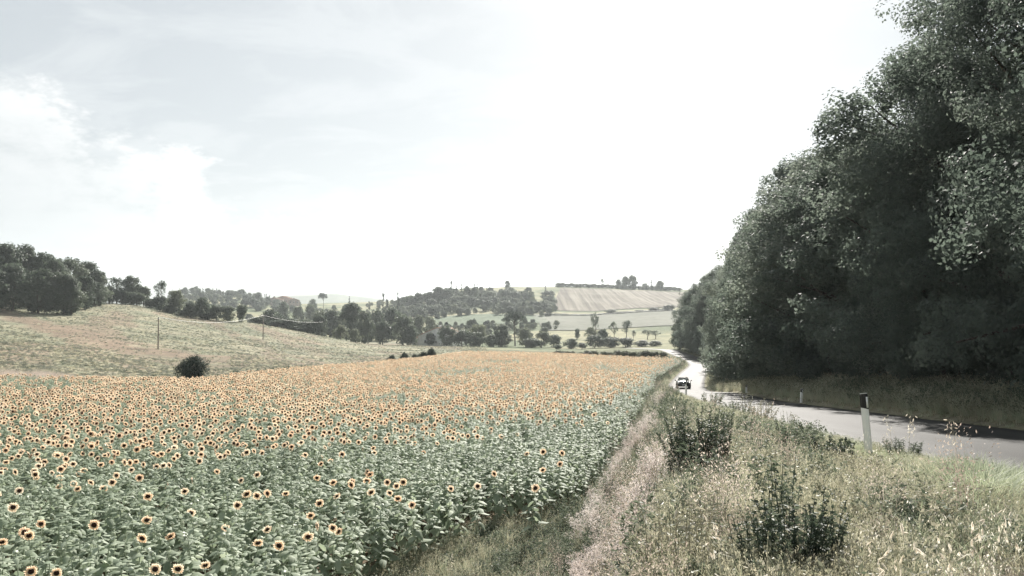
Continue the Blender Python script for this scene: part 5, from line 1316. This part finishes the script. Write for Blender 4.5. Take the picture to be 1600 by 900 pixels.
def car():
    y = 96.0; x = 20.65; z = float(tabs(y, RZ)[0]) + 0.02
    e = bpy.data.objects.new('open_car', None); COL.objects.link(e); e.location = (x, y, z); e.rotation_euler = (-0.12, 0, -0.16)
    tag(e, 'small open silver car with dark grille driving towards the camera on the bend', 'car')
    # body shell lofted front (-Y) to back
    st = [(-1.95, 0.60, 0.36, 0.52, 0.58), (-1.88, 0.74, 0.24, 0.62, 0.69), (-1.55, 0.80, 0.20, 0.70, 0.80), (-0.9, 0.81, 0.19, 0.76, 0.88), (-0.45, 0.81, 0.18, 0.80, 0.93)]
    rear = [(0.75, 0.82, 0.18, 0.82, 0.93), (1.3, 0.80, 0.20, 0.82, 0.92), (1.75, 0.74, 0.26, 0.78, 0.86), (1.93, 0.62, 0.36, 0.66, 0.72)]
    def loft(mb, ss, cap0=True, cap1=True):
        V = []
        for (yy, w_, zl, zb, zt) in ss:
            V += [(-w_ * 0.92, yy, zl), (-w_, yy, (zl + zb) / 2), (-w_ * 0.97, yy, zb), (-w_ * 0.72, yy, zt), (0, yy, zt + 0.035), (w_ * 0.72, yy, zt), (w_ * 0.97, yy, zb), (w_, yy, (zl + zb) / 2), (w_ * 0.92, yy, zl)]
        n = 9; Fq = [(i * n + j, i * n + j + 1, (i + 1) * n + j + 1, (i + 1) * n + j) for i in range(len(ss) - 1) for j in range(n - 1)]
        Fq += [(i * n, (i + 1) * n, (i + 1) * n + 8, i * n + 8) for i in range(len(ss) - 1)]
        mb.add(V, Fq)
        for i, c in ((0, cap0), (len(ss) - 1, cap1)):
            if c:
                b = V[i * n:(i + 1) * n]; mb.add(b + [tuple(np.mean(b, 0))], [(j, (j + 1) % n, n) for j in range(n)])
    mb = MB(); loft(mb, st); loft(mb, rear)
    for s in (-1, 1): mb.box(s * 0.80 - 0.045, s * 0.80 + 0.045, -0.46, 0.76, 0.20, 0.82, tx=0.8)
    mb.box(-0.78, 0.78, -0.46, 0.76, 0.20, 0.28)
    obj('body', mb.build('car_body', [M['car_paint']], True), e)
    mb = MB(); mb.box(-0.72, 0.72, -2.02, -1.90, 0.20, 0.40); mb.box(-0.55, 0.55, -1.985, -1.90, 0.41, 0.54); obj('grille', mb.build('grille', [M['dark_trim']]), e)
    mb = MB(); mb.box(-0.20, 0.20, -2.04, -2.022, 0.30, 0.40); obj('number_plate', mb.build('number_plate', [M['post_white']]), e)
    for s in (-1, 1):
        mb = MB(); mb.tube([(s * 0.62, -1.94, 0.60), (s * 0.62, -1.80, 0.62)], [0.10, 0.12], 12); obj('headlight', mb.build('headlight', [M['reflector']], True), e)
        mb = MB(); mb.box(s * 0.93 - 0.07, s * 0.93 + 0.07, -0.32, -0.24, 0.86, 0.98); mb.box(s * 0.85 - 0.04, s * 0.85 + 0.04, -0.30, -0.26, 0.84, 0.88); obj('wing_mirror', mb.build('wing_mirror', [M['dark_trim']]), e)
        for yy in (-1.25, 1.2):
            h = obj('wheel', None, e, (s * 0.72, yy, 0.31)); 
            th = np.arange(20) * 2 * PI / 20; V = []; prof = [(-0.1, 0.2), (-0.1, 0.29), (-0.07, 0.31), (0.07, 0.31), (0.1, 0.29), (0.1, 0.2)]
            for a in th: V += [(px_, r_ * math.cos(a), r_ * math.sin(a)) for px_, r_ in prof]
            n = 6; Fq = [(i * n + j, i * n + (j + 1) % n, ((i + 1) % 20) * n + (j + 1) % n, ((i + 1) % 20) * n + j) for i in range(20) for j in range(n)]
            bpy.data.objects.remove(h)
            h = obj('wheel', mesh('tyre', V, np.array(Fq), [M['rubber']], [0], True), e, (s * 0.72, yy, 0.31))
            mb = MB(); mb.tube([(-0.06, 0, 0), (0.06, 0, 0)], 0.07, 10)
            for q in range(6):
                a = q * PI / 3; mb.tube([(s * 0.05, 0.05 * math.cos(a), 0.05 * math.sin(a)), (s * 0.05, 0.21 * math.cos(a), 0.21 * math.sin(a))], 0.022, 4)
            obj('rim', mb.build('rim', [M['chrome']], True), h)
    mb = MB(); A, Bp, C2, Dp = (-0.66, -0.42, 0.93), (0.66, -0.42, 0.93), (0.56, -0.16, 1.27), (-0.56, -0.16, 1.27)
    mb.tube([A, Dp, C2, Bp], 0.022, 5); obj('windscreen_frame', mb.build('windscreen_frame', [M['dark_trim']]), e)
    A, Bp, C2, Dp = (-0.63, -0.415, 0.94), (0.63, -0.415, 0.94), (0.54, -0.17, 1.25), (-0.54, -0.17, 1.25)
    q = np.array([A, Bp, C2, Dp]); mb = MB(); q2 = q + [0, 0.006, 0]; mb.add(np.vstack([q, q2]), [(0, 1, 2, 3), (7, 6, 5, 4), (0, 4, 5, 1), (1, 5, 6, 2), (2, 6, 7, 3), (3, 7, 4, 0)]); obj('windscreen', mb.build('windscreen', [M['glass']]), e)
    for s in (-1, 1):
        mb = MB(); mb.box(s * 0.36 - 0.24, s * 0.36 + 0.24, 0.0, 0.5, 0.28, 0.50); mb.box(s * 0.36 - 0.23, s * 0.36 + 0.23, 0.42, 0.58, 0.46, 1.06, tx=0.85); mb.box(s * 0.36 - 0.12, s * 0.36 + 0.12, 0.46, 0.56, 1.06, 1.2, tx=0.8); obj('seat', mb.build('seat', [M['leather']]), e)
    mb = MB(); th = np.linspace(0, 2 * PI, 17); cpts = np.stack([0.36 + 0.17 * np.cos(th), -0.14 + 0.05 * np.sin(th), 0.84 + 0.16 * np.sin(th)], 1); mb.tube(cpts, 0.015, 5, cap=False); mb.tube([(0.36, -0.14, 0.84), (0.36, -0.34, 0.78)], 0.02, 5); obj('steering_wheel', mb.build('steering_wheel', [M['dark_trim']]), e)
    # driver: one continuous body grown over a skeleton
    Mw = Matrix.Translation((x, y, z)) @ Euler((-0.12, 0, -0.16)).to_matrix().to_4x4()
    d = bpy.data.objects.new('person', None); COL.objects.link(d)
    d.matrix_world = Mw @ Matrix.Translation((0.36, 0.28, 0.50))
    tag(d, 'dark-haired person in a dark top sitting at the wheel of the open car', 'person')
    J = [(0, 0, 0.02, .13, .15), (0, 0.03, 0.2, .12, .15), (0, 0.05, 0.42, .13, .17), (0, 0.05, 0.52, .07, .08), (0, 0.03, 0.60, .05, .055), (0, 0.0, 0.68, .085, .075), (0, 0.0, 0.77, .085, .08), (0, 0.01, 0.83, .04, .04),
         (-.17, 0.05, 0.46, .06, .06), (-.21, -.06, 0.24, .045, .045), (-.13, -.34, 0.36, .035, .035), (-.11, -.42, 0.40, .03, .04),
         (.17, 0.05, 0.46, .06, .06), (.21, -.06, 0.24, .045, .045), (.13, -.34, 0.36, .035, .035), (.11, -.42, 0.40, .03, .04),
         (-.1, -.05, 0.0, .09, .09), (-.12, -.42, 0.08, .07, .07), (-.12, -.62, -.2, .045, .045), (.1, -.05, 0.0, .09, .09), (.12, -.42, 0.08, .07, .07), (.12, -.62, -.2, .045, .045)]
    Ed = [(0, 1), (1, 2), (2, 3), (3, 4), (4, 5), (5, 6), (6, 7), (2, 8), (8, 9), (9, 10), (10, 11), (2, 12), (12, 13), (13, 14), (14, 15), (0, 16), (16, 17), (17, 18), (0, 19), (19, 20), (20, 21)]
    me = bpy.data.meshes.new('person_body'); me.from_pydata([j[:3] for j in J], Ed, []); me.materials.append(M['skin'])
    b = obj('body', me, d); sk = b.modifiers.new('skin', 'SKIN')
    for v, j in zip(me.skin_vertices[0].data, J): v.radius = (j[3], j[4])
    me.skin_vertices[0].data[0].use_root = True
    b.modifiers.new('sub', 'SUBSURF').levels = 1
    n = 12; mb = MB(); V = []
    for zz_, rx, ry in ((0.60, .09, .07), (0.66, .105, .105), (0.74, .108, .112), (0.82, .085, .09), (0.87, .03, .035)):
        V += [(rx * math.cos(a), 0.025 + ry * math.sin(a) * (1 if math.sin(a) > 0 or zz_ > 0.78 else 0.15), zz_) for a in np.arange(n) * 2 * PI / n]
    mb.add(V, [(i * n + j, i * n + (j + 1) % n, (i + 1) * n + (j + 1) % n, (i + 1) * n + j) for i in range(4) for j in range(n)]); mb.add(V[-n:] + [(0, 0.02, 0.88)], [(j, (j + 1) % n, n) for j in range(n)])
    obj('hair', mb.build('hair', [M['hair']], True), d)
    mb = MB(); V = []
    for zz_, rx, ry in ((-0.02, .17, .14), (0.2, .17, .14), (0.42, .21, .14), (0.5, .16, .11), (0.545, .075, .07)):
        V += [(rx * math.cos(a), 0.04 + ry * math.sin(a), zz_) for a in np.arange(n) * 2 * PI / n]
    mb.add(V, [(i * n + j, i * n + (j + 1) % n, (i + 1) * n + (j + 1) % n, (i + 1) * n + j) for i in range(4) for j in range(n)])
    for s in (-1, 1): mb.tube([(s * .15, .05, .46), (s * .20, 0.0, .34), (s * .21, -.06, .24), (s * .18, -.18, .28)], [.08, .065, .06, .055], 8)
    obj('shirt', mb.build('shirt', [M['shirt']], True), d)
car()

# ------------------------------------------------------------------ houses
M['plaster'] = plain_mat('white_plaster', (0.84, 0.83, 0.80), 0.9, 0.2, 0.08, 0.6)
M['stone_wall'] = plain_mat('pinkish_wall', (0.36, 0.28, 0.24), 0.9, 0.2, 0.12, 0.5)
M['tile'] = plain_mat('terracotta_tile', (0.38, 0.24, 0.18), 0.85, 0.2, 0.2, 2.5)
M['window_dark'] = plain_mat('window_glass', (0.03, 0.035, 0.04), 0.15, 0.6)
M['panel'] = plain_mat('glassy_roof_panel', (0.25, 0.28, 0.32), 0.08, 0.8, 0.05, 1.0)
def house(name, px, Y, W, D, eave, apex, yaw, wall, label, wins=(), panels=False, chim=1, z=None, apx=0.0):
    x = (px - 800) / F * Y; z = gz(x, Y) if z is None else z
    e = bpy.data.objects.new(name, None); COL.objects.link(e); e.location = (x, Y, z - 0.2); e.rotation_euler = (0, 0, yaw); tag(e, label, 'house')
    w2 = W / 2; ax = apx
    mb = MB()
    for yy in (-D / 2, D / 2): mb.add([(-w2, yy, -2), (w2, yy, -2), (w2, yy, eave), (ax, yy, apex), (-w2, yy, eave)], [(0, 1, 2), (0, 2, 3), (0, 3, 4)])
    for s in (-w2, w2): mb.add([(s, -D / 2, -2), (s, D / 2, -2), (s, D / 2, eave), (s, -D / 2, eave)], [(0, 1, 2, 3)])
    obj('wall', mb.build('wall', [wall]), e)
    mb = MB(); o = 0.45; th = 0.22; m1 = (apex - eave) / (w2 + ax); m2 = (apex - eave) / (w2 - ax)
    for s, m_ in ((-1, m1), (1, m2)):
        xe = s * (w2 + o); ze = eave - o * m_ + 0.03; a = apex + 0.03
        y0, y1 = -D / 2 - o, D / 2 + o
        V = [(xe, y0, ze), (ax, y0, a), (ax, y1, a), (xe, y1, ze), (xe, y0, ze + th), (ax, y0, a + th), (ax, y1, a + th), (xe, y1, ze + th)]
        mb.add(V, [(0, 1, 2, 3), (4, 5, 6, 7), (0, 1, 5, 4), (1, 2, 6, 5), (2, 3, 7, 6), (3, 0, 4, 7)])
        k = int(D / 1.2)
        for i in range(k):    # tile ribs
            yy = y0 + (i + 0.5) * (y1 - y0) / k
            mb.tube([(xe, yy, ze + th), (ax, yy, a + th)], 0.12, 4, cap=False)
    rf = obj('roof', mb.build('roof', [M['tile']]), e)
    for c in range(chim):
        mb = MB(); cx = ax + (-1.2 if c == 0 else 2.6); zc = apex - abs(cx - ax) * (m1 if cx < ax else m2)
        mb.box(cx - 0.35, cx + 0.35, -1.5 + c * 2, -0.9 + c * 2, zc - 0.2, zc + 1.3); mb.box(cx - 0.5, cx + 0.5, -1.65 + c * 2, -0.75 + c * 2, zc + 1.3, zc + 1.45); obj('chimney', mb.build('chimney', [M['plaster']]), rf)
    if panels:
        for i in range(3):
            x0 = -w2 * 0.62 + i * 1.9; x1 = x0 + 1.7
            V = []
            for xx in (x0, x1):
                for yy in (-D / 2 + 0.6, -D / 2 + 4.0): V.append((xx, yy, eave + (xx + w2) * m1 + th + 0.18))
            V = V + [(a_, b_, c_ + 0.08) for a_, b_, c_ in V]
            mb = MB(); mb.add(V, [(0, 1, 3, 2), (4, 5, 7, 6), (0, 1, 5, 4), (2, 3, 7, 6), (0, 2, 6, 4), (1, 3, 7, 5)]); obj('roof_panel', mb.build('roof_panel', [M['panel']]), rf)
    for (wx, wz, ww, wh) in wins:
        mb = MB(); yy = -D / 2; mb.box(wx - ww / 2 - 0.12, wx + ww / 2 + 0.12, yy - 0.06, yy - 0.004, wz - wh / 2 - 0.12, wz + wh / 2 + 0.12); f = obj('window', mb.build('window', [M['plaster']]), e)
        mb = MB(); mb.box(wx - ww / 2, wx + ww / 2, yy - 0.075, yy - 0.062, wz - wh / 2, wz + wh / 2); obj('pane', mb.build('pane', [M['window_dark']]), f)
    return e
house('farmhouse', 690, 362, 17.5, 13, 4.6, 8.4, -0.35, M['plaster'], 'white farmhouse with terracotta gable roof half hidden by trees in the valley', [(-5, 2.2, 1.0, 1.4), (-1, 2.2, 1.0, 1.4), (-1, 5.2, 0.9, 1.1)], True, 2, apx=1.0)
house('outbuilding', 655, 366, 6, 7, 2.6, 4.0, 0.2, M['plaster'], 'low outbuilding with a dark opening at the left end of the farmhouse', [(0.4, 1.1, 2.4, 2.0)], False, 0)
for a in [(428, 980, 22, 12, 6, 8.6, 0.2, 'long low pinkish house, left one of the distant hamlet'), (444, 1000, 18, 12, 7, 10, -0.1, 'middle house of the distant hamlet with raised roof'), (459, 985, 14, 10, 5, 7.5, 0.3, 'right and smallest house of the distant hamlet')]:
    zt = (HOR - {428: 465, 444: 462.5, 459: 466}[a[0]]) / F * a[1]
    house('distant_house', a[0], a[1], a[2], a[3], a[4], a[5], a[6], M['stone_wall'], a[7], [(-a[2] * 0.3, a[4] * 0.55, 1.2, 1.6), (0, a[4] * 0.55, 1.2, 1.6), (a[2] * 0.3, a[4] * 0.55, 1.2, 1.6)], False, 1, z=zt - a[5])

# ------------------------------------------------------------------ poles, cable, masts
M['wood'] = plain_mat('grey_pole_wood', (0.20, 0.17, 0.14), 0.9, 0.2, 0.2, 4)
M['cable'] = plain_mat('cable_sheath', (0.45, 0.45, 0.43), 0.4, 0.6, 0.05, 1)
M['steel'] = plain_mat('painted_steel', (0.5, 0.5, 0.5), 0.5, 0.5, 0.05, 1)
PT = []
for px, Y, top, lab in [(247, 178, 496, 'thin wooden pole standing on the grass slope, nearer one, left'), (411, 243, 493, 'thin wooden pole standing at the top of the slope before the dark hedge')]:
    x = (px - 800) / F * Y; z = gz(x, Y); H = (HOR - top) / F * Y - z
    e = bpy.data.objects.new('utility_pole', None); COL.objects.link(e); e.location = (x, Y, z); e.rotation_euler = (0, 0.012, 0); tag(e, lab, 'pole', 'poles carrying the cable')
    mb = MB(); mb.tube([(0, 0, -0.6), (0, 0, H * 0.5), (0, 0, H)], [0.15, 0.13, 0.10], 8); obj('shaft', mb.build('shaft', [M['wood']], True), e)
    mb = MB(); mb.box(-0.22, 0.22, -0.10, 0.10, H - 0.35, H - 0.2); mb.tube([(0, 0, H), (0, 0, H + 0.14)], 0.05, 6); obj('bracket', mb.build('bracket', [M['steel']]), e)
    PT.append(np.array([x, Y, z + H + 0.1]))
x3 = (505 - 800) / F * 300; P3 = np.array([x3, 300.0, (HOR - 503) / F * 300]); x0 = (-60 - 800) / F * 150; P0 = np.array([x0, 150, -1.0])
mb = MB()
for a, b, sag in [(PT[0], PT[1], 1.7), (PT[1], P3, 0.9)]:
    t = np.linspace(0, 1, 24)[:, None]; mb.tube(a * (1 - t) + b * t - np.array([0, 0, 1]) * sag * 4 * t * (1 - t), 0.032, 4)
tag(obj('cable', mb.build('cable', [M['cable']])), 'pale cable sagging between the poles and on towards the hedge', 'cable')
for px, top, hgt, w_, lab in [(906, 414, 22, 0.28, 'tall faint antenna mast on the skyline above the ploughed field'), (965, 430, 11, 0.2, 'short thin mast on the skyline left of the twin crowns')]:
    Y = 945; x = (px - 800) / F * Y; z = gz(x, Y); H = (HOR - top) / F * Y - z
    e = bpy.data.objects.new('antenna_mast', None); COL.objects.link(e); e.location = (x, Y, z); tag(e, lab, 'antenna mast')
    mb = MB()
    for k in range(3):
        a = k * 2 * PI / 3; mb.tube([(w_ * math.cos(a), w_ * math.sin(a), -0.5), (w_ * 0.5 * math.cos(a), w_ * 0.5 * math.sin(a), H)], 0.05, 4)
    for i in range(int(H / 1.5)):
        zz_ = i * 1.5; r_ = w_ * (1 - 0.5 * zz_ / H)
        for k in range(3):
            a = k * 2 * PI / 3; b = a + 2 * PI / 3; mb.tube([(r_ * math.cos(a), r_ * math.sin(a), zz_), (r_ * math.cos(b), r_ * math.sin(b), zz_ + 1.4)], 0.03, 3, cap=False)
    obj('lattice', mb.build('lattice', [M['steel']]), e)
    mb = MB(); mb.tube([(0, 0, H), (0, 0, H + 1.5)], 0.04, 4); obj('antenna', mb.build('antenna', [M['steel']]), e)

# ------------------------------------------------------------------ haze
mb = MB(); mb.box(-9600, 9600, -9600, 9600, -70, 170)
m, t = new_mat('haze'); o = N(t, 'ShaderNodeOutputMaterial'); pv = N(t, 'ShaderNodeVolumePrincipled')
pv.inputs['Color'].default_value = (0.88, 0.95, 0.97, 1); pv.inputs['Density'].default_value = 0.00014; pv.inputs['Anisotropy'].default_value = 0.35
t.links.new(pv.outputs[0], o.inputs['Volume'])
tag(obj('haze', mb.build('haze', [m])), kind='stuff')
